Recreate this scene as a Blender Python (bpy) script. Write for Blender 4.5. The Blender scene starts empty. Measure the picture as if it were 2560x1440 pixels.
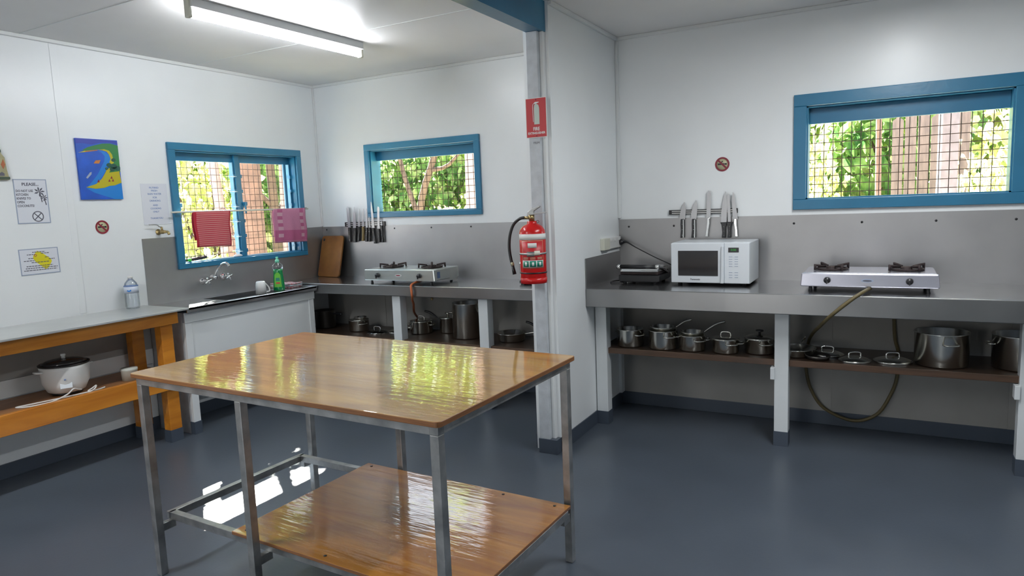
import bpy, bmesh, math, random
from mathutils import Vector, Matrix
random.seed(7)
S = bpy.context.scene
COL = S.collection

# ------------------------------------------------------------------ camera
cam = bpy.data.cameras.new('camera'); cam.sensor_width = 36.0
cam.lens = 1705.5/2560*36.0
cam.clip_start = 0.05; cam.clip_end = 200
camo = bpy.data.objects.new('camera', cam); COL.objects.link(camo)
_r = Vector((0.8780781, 0.47685755, -0.03982114)); _u = Vector((-0.02403228, 0.12705894, 0.99160399)); _f = Vector((-0.47791348, 0.86974876, -0.12302765))
_m = Matrix((( _r.x, _u.x, -_f.x, 4.3755), (_r.y, _u.y, -_f.y, -4.5254), (_r.z, _u.z, -_f.z, 1.4431), (0, 0, 0, 1)))
camo.matrix_world = _m
S.camera = camo

# ------------------------------------------------------------------ view
S.view_settings.view_transform = 'Standard'; S.view_settings.look = 'None'
S.view_settings.exposure = 0.42; S.view_settings.gamma = 1.0; S.view_settings.use_curve_mapping = False
S.cycles.use_denoising = True
S.cycles.max_bounces = 8; S.cycles.diffuse_bounces = 5; S.cycles.glossy_bounces = 4; S.cycles.transparent_max_bounces = 12
S.cycles.sample_clamp_indirect = 4.0
S.cycles.caustics_reflective = False; S.cycles.caustics_refractive = False

# ------------------------------------------------------------------ world (bright hazy sky)
SKY = 5.0
w = bpy.data.worlds.new('sky'); S.world = w; w.use_nodes = True
wn = w.node_tree; wn.nodes.clear()
wo = wn.nodes.new('ShaderNodeOutputWorld'); bg = wn.nodes.new('ShaderNodeBackground')
tc = wn.nodes.new('ShaderNodeTexCoord'); sx = wn.nodes.new('ShaderNodeSeparateXYZ'); cr = wn.nodes.new('ShaderNodeValToRGB')
cr.color_ramp.elements[0].position = 0.0; cr.color_ramp.elements[0].color = (1.0, 0.98, 0.94, 1)
cr.color_ramp.elements[1].position = 0.7; cr.color_ramp.elements[1].color = (0.62, 0.78, 1.0, 1)
wn.links.new(tc.outputs['Generated'], sx.inputs[0]); wn.links.new(sx.outputs['Z'], cr.inputs[0])
wn.links.new(cr.outputs[0], bg.inputs['Color']); bg.inputs['Strength'].default_value = SKY
wn.links.new(bg.outputs[0], wo.inputs[0])

# ------------------------------------------------------------------ sun
SUN = 130.0
sd = bpy.data.lights.new('sun', 'SUN'); sd.energy = SUN; sd.angle = math.radians(0.6); sd.color = (1.0, 0.95, 0.88)
so = bpy.data.objects.new('sun', sd); COL.objects.link(so)
so.rotation_euler = Vector((-1.76, 1.30, 1.86)).to_track_quat('Z', 'Y').to_euler()
so.location = (-8, 6, 9)
TUBE = 54.0
# unseen ceiling lights added for overhead fill; one inferred from the stove's reflection
for _x, _y, _e in ((4.45, -1.62, 30), (1.3, -4.4, 36), (3.2, -5.6, 12)):
    _l = bpy.data.lights.new('added_ceiling_light', 'AREA'); _l.shape = 'RECTANGLE'; _l.size = 0.06; _l.size_y = 1.2; _l.energy = _e; _l.color = (0.95, 0.98, 1.0)
    _o = bpy.data.objects.new('added_ceiling_light', _l); COL.objects.link(_o); _o.location = (_x, _y, 2.44)

# ================================================================== materials
def _mat(name):
    m = bpy.data.materials.new(name); m.use_nodes = True
    nt = m.node_tree; b = nt.nodes['Principled BSDF']
    return m, nt, b
def mat(name, col, rough=0.5, metal=0.0, var=0.0, vscale=6.0, bump=0.0, bscale=40.0, coat=0.0, stretch=(1,1,1), spec=0.5, rvar=0.0, col2=None):
    m, nt, b = _mat(name)
    b.inputs['Base Color'].default_value = (*col, 1); b.inputs['Roughness'].default_value = rough
    b.inputs['Metallic'].default_value = metal; b.inputs['Coat Weight'].default_value = coat
    b.inputs['Specular IOR Level'].default_value = spec
    b.inputs['Coat Roughness'].default_value = 0.06
    t = nt.nodes.new('ShaderNodeTexCoord'); mp = nt.nodes.new('ShaderNodeMapping'); mp.inputs['Scale'].default_value = stretch
    nt.links.new(t.outputs['Object'], mp.inputs[0])
    if var > 0 or col2:
        n = nt.nodes.new('ShaderNodeTexNoise'); n.inputs['Scale'].default_value = vscale; n.inputs['Detail'].default_value = 5
        nt.links.new(mp.outputs[0], n.inputs['Vector'])
        r = nt.nodes.new('ShaderNodeValToRGB')
        a = tuple(max(0, c*(1-var)) for c in col); d = col2 if col2 else tuple(min(1, c*(1+var)) for c in col)
        r.color_ramp.elements[0].position = 0.35; r.color_ramp.elements[0].color = (*a, 1)
        r.color_ramp.elements[1].position = 0.65; r.color_ramp.elements[1].color = (*d, 1)
        nt.links.new(n.outputs['Fac'], r.inputs[0]); nt.links.new(r.outputs[0], b.inputs['Base Color'])
        if rvar > 0:
            mr = nt.nodes.new('ShaderNodeMapRange'); mr.inputs['To Min'].default_value = rough-rvar; mr.inputs['To Max'].default_value = rough+rvar
            nt.links.new(n.outputs['Fac'], mr.inputs['Value']); nt.links.new(mr.outputs[0], b.inputs['Roughness'])
    if bump > 0:
        n2 = nt.nodes.new('ShaderNodeTexNoise'); n2.inputs['Scale'].default_value = bscale; n2.inputs['Detail'].default_value = 3
        nt.links.new(mp.outputs[0], n2.inputs['Vector'])
        bp = nt.nodes.new('ShaderNodeBump'); bp.inputs['Strength'].default_value = bump; bp.inputs['Distance'].default_value = 0.01
        nt.links.new(n2.outputs['Fac'], bp.inputs['Height']); nt.links.new(bp.outputs[0], b.inputs['Normal'])
        if coat > 0: nt.links.new(bp.outputs[0], b.inputs['Coat Normal'])
    return m
def wood(name, dark, light, rough, coat, stretch, scale=3.0, bump=0.05, bscale=30, grain=1.0, crough=0.06):
    m, nt, b = _mat(name)
    t = nt.nodes.new('ShaderNodeTexCoord'); mp = nt.nodes.new('ShaderNodeMapping'); mp.inputs['Scale'].default_value = stretch
    nt.links.new(t.outputs['Object'], mp.inputs[0])
    n = nt.nodes.new('ShaderNodeTexNoise'); n.inputs['Scale'].default_value = scale; n.inputs['Detail'].default_value = 8; n.inputs['Distortion'].default_value = 1.2
    nt.links.new(mp.outputs[0], n.inputs['Vector'])
    r = nt.nodes.new('ShaderNodeValToRGB'); r.color_ramp.elements[0].position = 0.32; r.color_ramp.elements[0].color = (*dark, 1)
    r.color_ramp.elements[1].position = 0.68; r.color_ramp.elements[1].color = (*light, 1)
    nt.links.new(n.outputs['Fac'], r.inputs[0]); nt.links.new(r.outputs[0], b.inputs['Base Color'])
    b.inputs['Roughness'].default_value = rough; b.inputs['Coat Weight'].default_value = coat; b.inputs['Coat Roughness'].default_value = crough
    n2 = nt.nodes.new('ShaderNodeTexNoise'); n2.inputs['Scale'].default_value = bscale; n2.inputs['Detail'].default_value = 3
    mp2 = nt.nodes.new('ShaderNodeMapping'); mp2.inputs['Scale'].default_value = stretch; nt.links.new(t.outputs['Object'], mp2.inputs[0])
    nt.links.new(mp2.outputs[0], n2.inputs['Vector'])
    bp = nt.nodes.new('ShaderNodeBump'); bp.inputs['Strength'].default_value = bump; bp.inputs['Distance'].default_value = 0.01
    nt.links.new(n2.outputs['Fac'], bp.inputs['Height']); nt.links.new(bp.outputs[0], b.inputs['Normal']); nt.links.new(bp.outputs[0], b.inputs['Coat Normal'])
    return m
M = {}
M['wall'] = mat('painted wall board', (0.83, 0.855, 0.865), 0.32, var=0.02, vscale=2, bump=0.06, bscale=7)
M['shade_board'] = mat('grey board with shade painted in', (0.33, 0.32, 0.30), 0.7, var=0.05, vscale=4)  # grey darkened to carry the shade under counters and bench
M['ceiling'] = mat('painted ceiling board', (0.80, 0.79, 0.785), 0.4, var=0.03, vscale=1.5, bump=0.05, bscale=5)
M['trim_white'] = mat('white gloss trim paint', (0.74, 0.76, 0.76), 0.3)
M['post_white'] = mat('white painted timber', (0.70, 0.73, 0.74), 0.35, bump=0.1, bscale=25, var=0.03)
M['post_grey'] = mat('worn grey white paint', (0.52, 0.55, 0.58), 0.45, var=0.08, vscale=20, bump=0.15, bscale=40)
M['floor'] = mat('grey blue sheet vinyl', (0.072, 0.088, 0.112), 0.33, var=0.06, vscale=3, bump=0.03, bscale=60, rvar=0.05)
M['cove'] = mat('grey blue vinyl coving', (0.060, 0.076, 0.102), 0.35)
M['blue'] = mat('blue gloss paint', (0.022, 0.165, 0.30), 0.32, bump=0.06, bscale=30, var=0.05)
M['steel_sheet'] = mat('brushed stainless sheet', (0.39, 0.385, 0.385), 0.45, 1.0, var=0.06, vscale=3, bump=0.05, bscale=12, rvar=0.05)
M['steel_top'] = mat('worn stainless worktop', (0.60, 0.60, 0.61), 0.22, 1.0, var=0.06, vscale=8, bump=0.05, bscale=20, rvar=0.06)
M['steel_bench'] = mat('dull stainless bench top', (0.76, 0.77, 0.76), 0.40, 0.9, var=0.04, vscale=5, bump=0.05, bscale=20, rvar=0.06)
M['chrome'] = mat('polished steel', (0.78, 0.78, 0.77), 0.13, 1.0)
M['blade'] = mat('brushed knife steel', (0.42, 0.42, 0.43), 0.38, 0.7)
M['steel_fascia'] = mat('brushed fascia steel', (0.31, 0.31, 0.31), 0.33, 1.0, var=0.06, vscale=3, rvar=0.05)
M['bark_grey'] = mat('grey violet bark', (0.075, 0.062, 0.068), 0.9, var=0.2, vscale=9)
M['pot'] = mat('stainless cookware', (0.78, 0.77, 0.71), 0.22, 1.0, var=0.06, vscale=12)
M['pot_dark'] = mat('dark stained cookware', (0.14, 0.13, 0.12), 0.35, 0.8)
M['black'] = mat('black plastic', (0.015, 0.015, 0.017), 0.35)
M['black_rough'] = mat('black cast iron', (0.03, 0.018, 0.018), 0.7, bump=0.3, bscale=80)
M['glass_dark'] = mat('dark oven glass', (0.03, 0.028, 0.03), 0.08)
M['zinc'] = mat('galvanised steel tube', (0.42, 0.42, 0.41), 0.38, 0.85, var=0.22, vscale=14, bump=0.1, bscale=60, rvar=0.08)
M['ply_top'] = wood('varnished plywood top', (0.29, 0.125, 0.011), (0.49, 0.265, 0.038), 0.5, 1.0, (0.7, 5, 5), 2.0, 0.075, 9, crough=0.03)
M['ply_shelf'] = wood('varnished plywood shelf', (0.26, 0.085, 0.006), (0.45, 0.185, 0.018), 0.5, 1.0, (0.7, 5, 5), 2.2, 0.10, 9, crough=0.06)
M['ply_edge'] = mat('plywood edge', (0.22, 0.09, 0.03), 0.4, coat=0.6, var=0.2, vscale=10, stretch=(1, 1, 30))
M['bench_wood'] = wood('orange varnished timber', (0.50, 0.16, 0.010), (0.68, 0.26, 0.025), 0.35, 0.3, (6, 0.7, 6), 2.5, 0.05, 20)
M['bench_shelf'] = wood('worn timber shelf board', (0.22, 0.09, 0.03), (0.36, 0.16, 0.06), 0.5, 0.1, (6, 0.7, 6), 2.5, 0.05, 20)
M['shelf_dark'] = wood('dark stained plywood shelf', (0.030, 0.018, 0.011), (0.065, 0.038, 0.023), 0.4, 0.3, (0.7, 6, 6), 2.5, 0.05, 20)
M['board'] = mat('worn chopping board', (0.15, 0.055, 0.012), 0.5, var=0.0, vscale=4, col2=(0.27, 0.115, 0.02))
M['white_plastic'] = mat('white enamel', (0.72, 0.76, 0.80), 0.28)
M['white_soft'] = mat('white plastic', (0.72, 0.72, 0.70), 0.4)
M['cream'] = mat('cream plastic', (0.66, 0.66, 0.56), 0.4)
M['red'] = mat('red enamel', (0.55, 0.012, 0.012), 0.22)
M['red_sign'] = mat('red sign print', (0.50, 0.02, 0.025), 0.4)
M['dark_red'] = mat('dark red sign print', (0.22, 0.012, 0.03), 0.4)
M['sign_cream'] = mat('sign cream print', (0.50, 0.48, 0.30), 0.4)
M['white_print'] = mat('white print', (0.72, 0.74, 0.72), 0.4)
M['green_print'] = mat('green print', (0.0, 0.19, 0.12), 0.4)
M['paper'] = mat('laminated paper', (0.72, 0.74, 0.80), 0.3)
M['ink_grey'] = mat('grey ink', (0.10, 0.10, 0.13), 0.5)
M['ink_blue'] = mat('blue ink', (0.16, 0.25, 0.48), 0.5)
M['edge_blue'] = mat('pale blue border print', (0.32, 0.38, 0.50), 0.5)
M['yellow'] = mat('yellow print', (0.70, 0.62, 0.01), 0.5)
M['brass'] = mat('aged brass', (0.40, 0.30, 0.14), 0.35, 0.9, var=0.15, vscale=40)
M['orange_hose'] = mat('orange rubber hose', (0.50, 0.13, 0.04), 0.5)
M['olive_hose'] = mat('olive rubber hose', (0.115, 0.088, 0.036), 0.5)
M['khaki'] = mat('khaki wood handle', (0.20, 0.14, 0.05), 0.5)
M['mesh_wire'] = mat('rusty security wire', (0.04, 0.022, 0.018), 0.8, 0.0)
M['bark'] = mat('brown palm bark', (0.065, 0.036, 0.026), 0.9, var=0.25, vscale=14, bump=0.5, bscale=30, stretch=(1, 1, 0.5))
M['bark_pale'] = mat('pale pink bark', (0.19, 0.14, 0.13), 0.9, var=0.15, vscale=9, bump=0.4, bscale=20)
M['bark_mid'] = mat('tan branch bark', (0.055, 0.036, 0.022), 0.9, var=0.2, vscale=12)
M['paling'] = mat('weathered fence paling', (0.075, 0.055, 0.050), 0.9, var=0.25, vscale=8, stretch=(4, 4, 0.6))
M['sand'] = mat('pale sandy ground', (0.42, 0.38, 0.28), 0.95, var=0.2, vscale=2)
M['skin_orange'] = mat('orange painted motif', (0.42, 0.13, 0.05), 0.6)
M['gourd'] = mat('painted tan ornament', (0.36, 0.33, 0.19), 0.6, var=0.12, vscale=30)
M['dark_green'] = mat('dark green paint', (0.05, 0.08, 0.05), 0.6)
M['mint'] = mat('mint plastic', (0.18, 0.62, 0.42), 0.35)
M['lime'] = mat('lime label', (0.10, 0.42, 0.02), 0.4)
M['pink_cloth'] = mat('pink towel', (0.47, 0.19, 0.30), 0.9, bump=0.3, bscale=150)
M['pink_dark'] = mat('deep pink towel border', (0.40, 0.10, 0.21), 0.9, bump=0.3, bscale=150)
M['pink_pale'] = mat('pale pink towel stripe', (0.52, 0.31, 0.38), 0.9, bump=0.3, bscale=150)
M['red_cloth'] = mat('red towel border', (0.42, 0.02, 0.04), 0.9, bump=0.3, bscale=150)
M['white_cloth'] = mat('white cloth', (0.62, 0.66, 0.72), 0.9, bump=0.3, bscale=80)
M['p_sea'] = mat('painted sea blue', (0.006, 0.085, 0.50), 0.4, var=0.15, vscale=10)
M['p_sea2'] = mat('painted shallow blue', (0.004, 0.19, 0.60), 0.4)
M['p_sky'] = mat('painted indigo', (0.02, 0.04, 0.36), 0.4)
M['p_green'] = mat('painted green', (0.015, 0.17, 0.04), 0.4)
M['p_dark'] = mat('painted dark green', (0.004, 0.07, 0.05), 0.4)
M['p_sand'] = mat('painted yellow', (0.46, 0.40, 0.005), 0.4)
M['p_or'] = mat('painted orange', (0.50, 0.17, 0.03), 0.4)

def _special():
    # striped red check towel
    m, nt, b = _mat('red check towel'); t = nt.nodes.new('ShaderNodeTexCoord')
    wv = nt.nodes.new('ShaderNodeTexWave'); wv.bands_direction = 'Z'; wv.inputs['Scale'].default_value = 22; wv.inputs['Distortion'].default_value = 0.3
    nt.links.new(t.outputs['Object'], wv.inputs['Vector'])
    r = nt.nodes.new('ShaderNodeValToRGB'); r.color_ramp.elements[0].color = (0.46, 0.03, 0.06, 1); r.color_ramp.elements[1].color = (0.56, 0.22, 0.21, 1)
    r.color_ramp.elements[0].position = 0.35; r.color_ramp.elements[1].position = 0.6
    nt.links.new(wv.outputs['Fac'], r.inputs[0]); nt.links.new(r.outputs[0], b.inputs['Base Color']); b.inputs['Roughness'].default_value = 0.9
    M['check'] = m
    # leaves: diffuse + translucent, colour varies with place; palest set has sunlight painted in
    for nm, c1, c2, c3 in (('leaf_a', (0.06, 0.13, 0.02), (0.22, 0.32, 0.08), (0.50, 0.48, 0.20)), ('leaf_sunlit', (0.22, 0.28, 0.06), (0.50, 0.52, 0.20), (0.70, 0.66, 0.38)), ('leaf_b', (0.04, 0.10, 0.03), (0.14, 0.24, 0.07), (0.38, 0.42, 0.18))):
        m = bpy.data.materials.new(nm + ' foliage'); m.use_nodes = True; nt = m.node_tree; nt.nodes.clear()
        o = nt.nodes.new('ShaderNodeOutputMaterial'); mx = nt.nodes.new('ShaderNodeMixShader'); d = nt.nodes.new('ShaderNodeBsdfDiffuse'); tr = nt.nodes.new('ShaderNodeBsdfTranslucent')
        t = nt.nodes.new('ShaderNodeTexCoord'); n = nt.nodes.new('ShaderNodeTexNoise'); n.inputs['Scale'].default_value = 5; n.inputs['Detail'].default_value = 4
        nt.links.new(t.outputs['Object'], n.inputs['Vector'])
        r = nt.nodes.new('ShaderNodeValToRGB'); r.color_ramp.elements[0].position = 0.35; r.color_ramp.elements[0].color = (*c1, 1)
        r.color_ramp.elements[1].position = 0.68; r.color_ramp.elements[1].color = (*c3, 1)
        e = r.color_ramp.elements.new(0.5); e.color = (*c2, 1)
        nt.links.new(n.outputs['Fac'], r.inputs[0]); nt.links.new(r.outputs[0], d.inputs[0]); nt.links.new(r.outputs[0], tr.inputs[0])
        mx.inputs[0].default_value = 0.45; nt.links.new(d.outputs[0], mx.inputs[1]); nt.links.new(tr.outputs[0], mx.inputs[2]); nt.links.new(mx.outputs[0], o.inputs[0])
        M[nm] = m
    # clear thin sheet / plastic
    for nm, tint, f in (('louvre_glass', (0.97, 0.99, 0.98), 0.01), ('clear_plastic', (0.90, 0.93, 0.96), 0.07), ('lid_glass', (0.35, 0.36, 0.34), 0.25)):
        m = bpy.data.materials.new(nm.replace('_', ' ')); m.use_nodes = True; nt = m.node_tree; nt.nodes.clear()
        o = nt.nodes.new('ShaderNodeOutputMaterial'); mx = nt.nodes.new('ShaderNodeMixShader'); g = nt.nodes.new('ShaderNodeBsdfGlossy'); tr = nt.nodes.new('ShaderNodeBsdfTransparent')
        g.inputs['Roughness'].default_value = 0.05; tr.inputs[0].default_value = (*tint, 1)
        lw = nt.nodes.new('ShaderNodeLayerWeight'); lw.inputs[0].default_value = 0.25
        ad = nt.nodes.new('ShaderNodeMath'); ad.operation = 'MULTIPLY_ADD'; ad.inputs[1].default_value = 0.25 if nm == 'louvre_glass' else 0.6; ad.inputs[2].default_value = f; ad.use_clamp = True
        nt.links.new(lw.outputs['Fresnel'], ad.inputs[0]); nt.links.new(ad.outputs[0], mx.inputs[0])
        nt.links.new(tr.outputs[0], mx.inputs[1]); nt.links.new(g.outputs[0], mx.inputs[2]); nt.links.new(mx.outputs[0], o.inputs[0])
        M[nm] = m
    m, nt, b = _mat('green dish liquid'); b.inputs['Base Color'].default_value = (0.0, 0.20, 0.05, 1); b.inputs['Roughness'].default_value = 0.12; b.inputs['Coat Weight'].default_value = 0.5
    M['green_liquid'] = m
    for nm, c, s in (('tube_glow', (0.93, 0.96, 1.0), TUBE), ('display_glow', (0.02, 0.30, 0.03), 0.35)):
        m = bpy.data.materials.new(nm.replace('_', ' ')); m.use_nodes = True; nt = m.node_tree; b = nt.nodes['Principled BSDF']
        b.inputs['Emission Color'].default_value = (*c, 1); b.inputs['Emission Strength'].default_value = s; b.inputs['Base Color'].default_value = (*[x*0.8 for x in c], 1)
        M[nm] = m
_special()

# ================================================================== geometry helpers
class MB:
    def __init__(s): s.v = []; s.f = []; s.mi = []; s.sm = []
    def add(s, vs, fs, mi=0, smooth=False, mtx=None):
        o = len(s.v)
        for p in vs:
            p = Vector(p)
            if mtx is not None: p = mtx @ p
            s.v.append(tuple(p))
        for f in fs: s.f.append([o+i for i in f]); s.mi.append(mi); s.sm.append(smooth)
        return s
    def box(s, x0, x1, y0, y1, z0, z1, mi=0, mtx=None):
        if x0 > x1: x0, x1 = x1, x0
        if y0 > y1: y0, y1 = y1, y0
        if z0 > z1: z0, z1 = z1, z0
        vs = [(x0,y0,z0),(x1,y0,z0),(x1,y1,z0),(x0,y1,z0),(x0,y0,z1),(x1,y0,z1),(x1,y1,z1),(x0,y1,z1)]
        return s.add(vs, [(0,3,2,1),(4,5,6,7),(0,1,5,4),(1,2,6,5),(2,3,7,6),(3,0,4,7)], mi, False, mtx)
    def lathe(s, prof, c=(0,0,0), n=28, mi=0, mtx=None, smooth=True):
        vs = []; fs = []
        for (r, z) in prof:
            for k in range(n):
                a = 2*math.pi*k/n; vs.append((c[0]+r*math.cos(a), c[1]+r*math.sin(a), c[2]+z))
        for i in range(len(prof)-1):
            for k in range(n):
                a = i*n+k; b = i*n+(k+1) % n; fs.append((a, b, b+n, a+n))
        if prof[0][0] > 1e-5: fs.append(tuple(reversed(range(n))))
        if prof[-1][0] > 1e-5: fs.append(tuple(range((len(prof)-1)*n, len(prof)*n)))
        return s.add(vs, fs, mi, smooth, mtx)
    def tube(s, pts, r, n=10, mi=0, mtx=None, caps=True, sub=0):
        P = [Vector(p) for p in pts]
        R = r if isinstance(r, (list, tuple)) else [r]*len(P)
        if sub:
            Q = []; RR = []
            for i in range(len(P)-1):
                p0 = P[max(i-1, 0)]; p1 = P[i]; p2 = P[i+1]; p3 = P[min(i+2, len(P)-1)]
                for k in range(sub):
                    t = k/sub
                    Q.append(0.5*((2*p1)+(-p0+p2)*t+(2*p0-5*p1+4*p2-p3)*t*t+(-p0+3*p1-3*p2+p3)*t**3)); RR.append(R[i]*(1-t)+R[i+1]*t)
            Q.append(P[-1]); RR.append(R[-1]); P = Q; R = RR
        vs = []; fs = []; up = None
        for i, p in enumerate(P):
            d = (P[min(i+1, len(P)-1)]-P[max(i-1, 0)]).normalized()
            if up is None:
                up = Vector((0, 0, 1)) if abs(d.z) < 0.9 else Vector((1, 0, 0))
            a = d.cross(up).normalized(); b = a.cross(d).normalized(); up = b
            for k in range(n):
                t = 2*math.pi*k/n; vs.append(p+a*R[i]*math.cos(t)+b*R[i]*math.sin(t))
        for i in range(len(P)-1):
            for k in range(n):
                a = i*n+k; b = i*n+(k+1) % n; fs.append((a, b, b+n, a+n))
        if caps: fs.append(tuple(reversed(range(n)))); fs.append(tuple(range((len(P)-1)*n, len(P)*n)))
        return s.add(vs, fs, mi, True, mtx)
    def prism(s, poly, t0, t1, axis='z', mi=0, mtx=None):
        n = len(poly)
        def P(a, b, t): return {'z': (a, b, t), 'y': (a, t, b), 'x': (t, a, b)}[axis]
        vs = [P(a, b, t0) for a, b in poly]+[P(a, b, t1) for a, b in poly]
        fs = [tuple(range(n)), tuple(range(2*n-1, n-1, -1))]+[(i, i+n, (i+1) % n+n, (i+1) % n) for i in range(n)]
        return s.add(vs, fs, mi, False, mtx)
    def build(s, name, m, parent=None, bevel=0.0, seg=2, loc=None, rot=None):
        me = bpy.data.meshes.new(name); me.from_pydata(s.v, [], s.f)
        ms = m if isinstance(m, (list, tuple)) else [m]
        for x in ms: me.materials.append(M[x] if isinstance(x, str) else x)
        me.polygons.foreach_set('material_index', s.mi); me.polygons.foreach_set('use_smooth', s.sm)
        bm = bmesh.new(); bm.from_mesh(me); bmesh.ops.recalc_face_normals(bm, faces=bm.faces); bm.to_mesh(me); bm.free()
        me.update()
        o = bpy.data.objects.new(name, me); COL.objects.link(o)
        if loc: o.location = loc
        if rot: o.rotation_euler = rot
        if parent: o.parent = parent
        if bevel > 0:
            b = o.modifiers.new('bevel', 'BEVEL'); b.width = bevel; b.segments = seg; b.limit_method = 'ANGLE'; b.angle_limit = math.radians(40)
            b.harden_normals = False
        return o
def B(*a, **k): return MB().box(*a, **k)
def props(o, label=None, cat=None, group=None, kind=None):
    if label: o['label'] = label
    if cat: o['category'] = cat
    if group: o['group'] = group
    if kind: o['kind'] = kind
    return o
def thing(name, label, cat, loc=(0,0,0), rotz=0.0, group=None, mtx=None):
    o = bpy.data.objects.new(name, None); COL.objects.link(o); o.empty_display_size = 0.05
    if mtx is not None: o.matrix_world = mtx
    else: o.location = loc; o.rotation_euler = (0, 0, rotz)
    return props(o, label, cat, group)
def struct(name, mb, m, parent=None, bevel=0.0):
    o = mb.build(name, m, parent, bevel)
    if parent is None: o['kind'] = 'structure'
    return o
def sgroup(name, loc=(0,0,0)):
    o = bpy.data.objects.new(name, None); COL.objects.link(o); o.location = loc; o['kind'] = 'structure'; return o
WALL_L = lambda y, z, x=0.001: Matrix(((0,0,1,x),(1,0,0,y),(0,1,0,z),(0,0,0,1)))      # local x -> +y, y -> up, z -> out of the left wall
WALL_B = lambda x, z, y=-0.001: Matrix(((1,0,0,x),(0,0,-1,y),(0,1,0,z),(0,0,0,1)))    # local x -> +x, y -> up, z -> out of the back wall
def text(name, body, size, m, parent, x, y, z, align='CENTER', ext=0.0004, sx=1.0, bold=0.0):
    c = bpy.data.curves.new(name, 'FONT'); c.body = body; c.size = size; c.align_x = align; c.align_y = 'CENTER'; c.extrude = ext; c.offset = bold; c.resolution_u = 2
    t = bpy.data.objects.new(name, c); COL.objects.link(t)
    dg = bpy.context.evaluated_depsgraph_get(); me = bpy.data.meshes.new_from_object(t.evaluated_get(dg)); me.name = name
    COL.objects.unlink(t); bpy.data.objects.remove(t); bpy.data.curves.remove(c)
    me.materials.clear(); me.materials.append(M[m])
    for v in me.vertices: v.co.x *= sx
    o = bpy.data.objects.new(name, me); COL.objects.link(o); o.parent = parent; o.location = (x, y, z)
    return o
def ring(r0, r1, n=32):
    a = [(r1*math.cos(2*math.pi*k/n), r1*math.sin(2*math.pi*k/n)) for k in range(n)]
    b = [(r0*math.cos(2*math.pi*k/n), r0*math.sin(2*math.pi*k/n)) for k in range(n)]
    return a, b
def ring_mb(r0, r1, z0, z1, cx=0, cy=0, n=32, mb=None, mi=0):
    mb = mb or MB(); vs = []; fs = []
    for r, z in ((r0, z0), (r1, z0), (r1, z1), (r0, z1)):
        for k in range(n):
            a = 2*math.pi*k/n; vs.append((cx+r*math.cos(a), cy+r*math.sin(a), z))
    for i in range(4):
        for k in range(n):
            a = i*n+k; b = i*n+(k+1) % n; c = ((i+1) % 4)*n+(k+1) % n; d = ((i+1) % 4)*n+k; fs.append((a, b, c, d))
    return mb.add(vs, fs, mi, False)

# ================================================================== the room
H = 2.515; XR = 7.2; YF = -7.0; XP = 2.755
struct('floor', B(-0.1, XR+0.1, YF-0.1, 0.1, -0.1, 0.0), 'floor')
cl = struct('ceiling', B(-0.5, XR+0.5, YF-0.5, 0.95, H, H+0.1), 'ceiling')  # slab lengthened past the back wall as an unseen eave to block sun
def wall_with_holes(axis, t0, t1, a0, a1, z0, z1, holes):
    mb = MB()
    def bx(p, q, r, s):
        if q-p < 1e-4 or s-r < 1e-4: return
        if axis == 'x': mb.box(t0, t1, p, q, r, s)
        else: mb.box(p, q, t0, t1, r, s)
    cur = a0
    for (p, q, r, s) in sorted(holes):
        bx(cur, p, z0, z1); bx(p, q, z0, r); bx(p, q, s, z1); cur = q
    bx(cur, a1, z0, z1)
    return mb
W1 = (-1.395, -0.262, 1.108, 1.912); W2 = (0.582, 1.617, 1.405, 1.928); W3 = (3.945, 4.968, 1.392, 1.952)
struct('wall_left', wall_with_holes('x', -0.1, 0.0, YF, 0.1, 0, H, [W1]), 'wall')
struct('wall_back', wall_with_holes('y', 0.0, 0.1, 0.0, XR, 0, H, [W2, W3]), 'wall')
DOOR = (2.2, 3.0, 0.0, 2.05); W4 = (5.2, 5.8, 1.4, 2.0)
struct('wall_front', wall_with_holes('y', YF-0.1, YF, -0.1, XR+0.1, 0, H, [DOOR, W4]), 'wall')
W5 = (-4.4, -4.0, 1.5, 2.0)
struct('wall_right', wall_with_holes('x', XR, XR+0.1, YF, 0.1, 0, H, [W5]), 'wall')
struct('wall_middle', B(2.60, XP, -1.055, 0.0, 0, H), 'wall')
# end post of the dividing wall + beam
p = struct('trim_1', B(2.645, 2.711, -1.112, -1.056, 0, 2.356), 'post_grey', bevel=0.002)
struct('trim_2', B(2.645, 2.738, YF, -1.056, 2.356, H), 'blue')
struct('trim_3', B(2.7115, 2.735, -1.085, -1.056, 0.0, 2.356), 'trim_white', bevel=0.004)
# quad mouldings at the ceiling, joint strips, corner trims
def mould(name, mb): struct(name, mb, 'trim_white', bevel=0.004)
mould('trim_4', B(0.0, 0.022, YF, 0.0, H-0.022, H))
mould('trim_5', B(0.022, 2.60, -0.022, 0.0, H-0.022, H))
mould('trim_6', B(XP, XR, -0.022, 0.0, H-0.022, H))
mould('trim_7', B(XP, XP+0.022, -1.055, -0.022, H-0.022, H))
mould('trim_8', B(XP, XP+0.020, -0.020, 0.0, 1.31, H-0.022))
mould('trim_9', B(0.0, 0.016, -0.016, 0.0, 1.31, H-0.022))
for i, y in enumerate((-2.12, -3.32, -4.52)):
    struct('trim_%d' % (10+i), B(0.0, 0.0025, y-0.02, y+0.02, 0.87, H-0.022), 'wall', bevel=0.001)
for i, (x0, x1, y) in enumerate(((0.022, 2.645, -1.17), (0.022, 2.645, -2.30), (0.022, 2.645, -3.5), (2.738, XR, -1.17), (2.738, XR, -2.3))):
    struct('trim_%d' % (13+i), B(x0, x1, y-0.004, y+0.004, H-0.0025, H), 'trim_white')
struct('trim_18', B(0, 0.016, -3.2, -1.705, 0.46, 0.56), 'trim_white')
struct('trim_19', B(XP, XP+0.02, -0.06, 0.0, 0.086, 0.787), 'wall')
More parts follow.
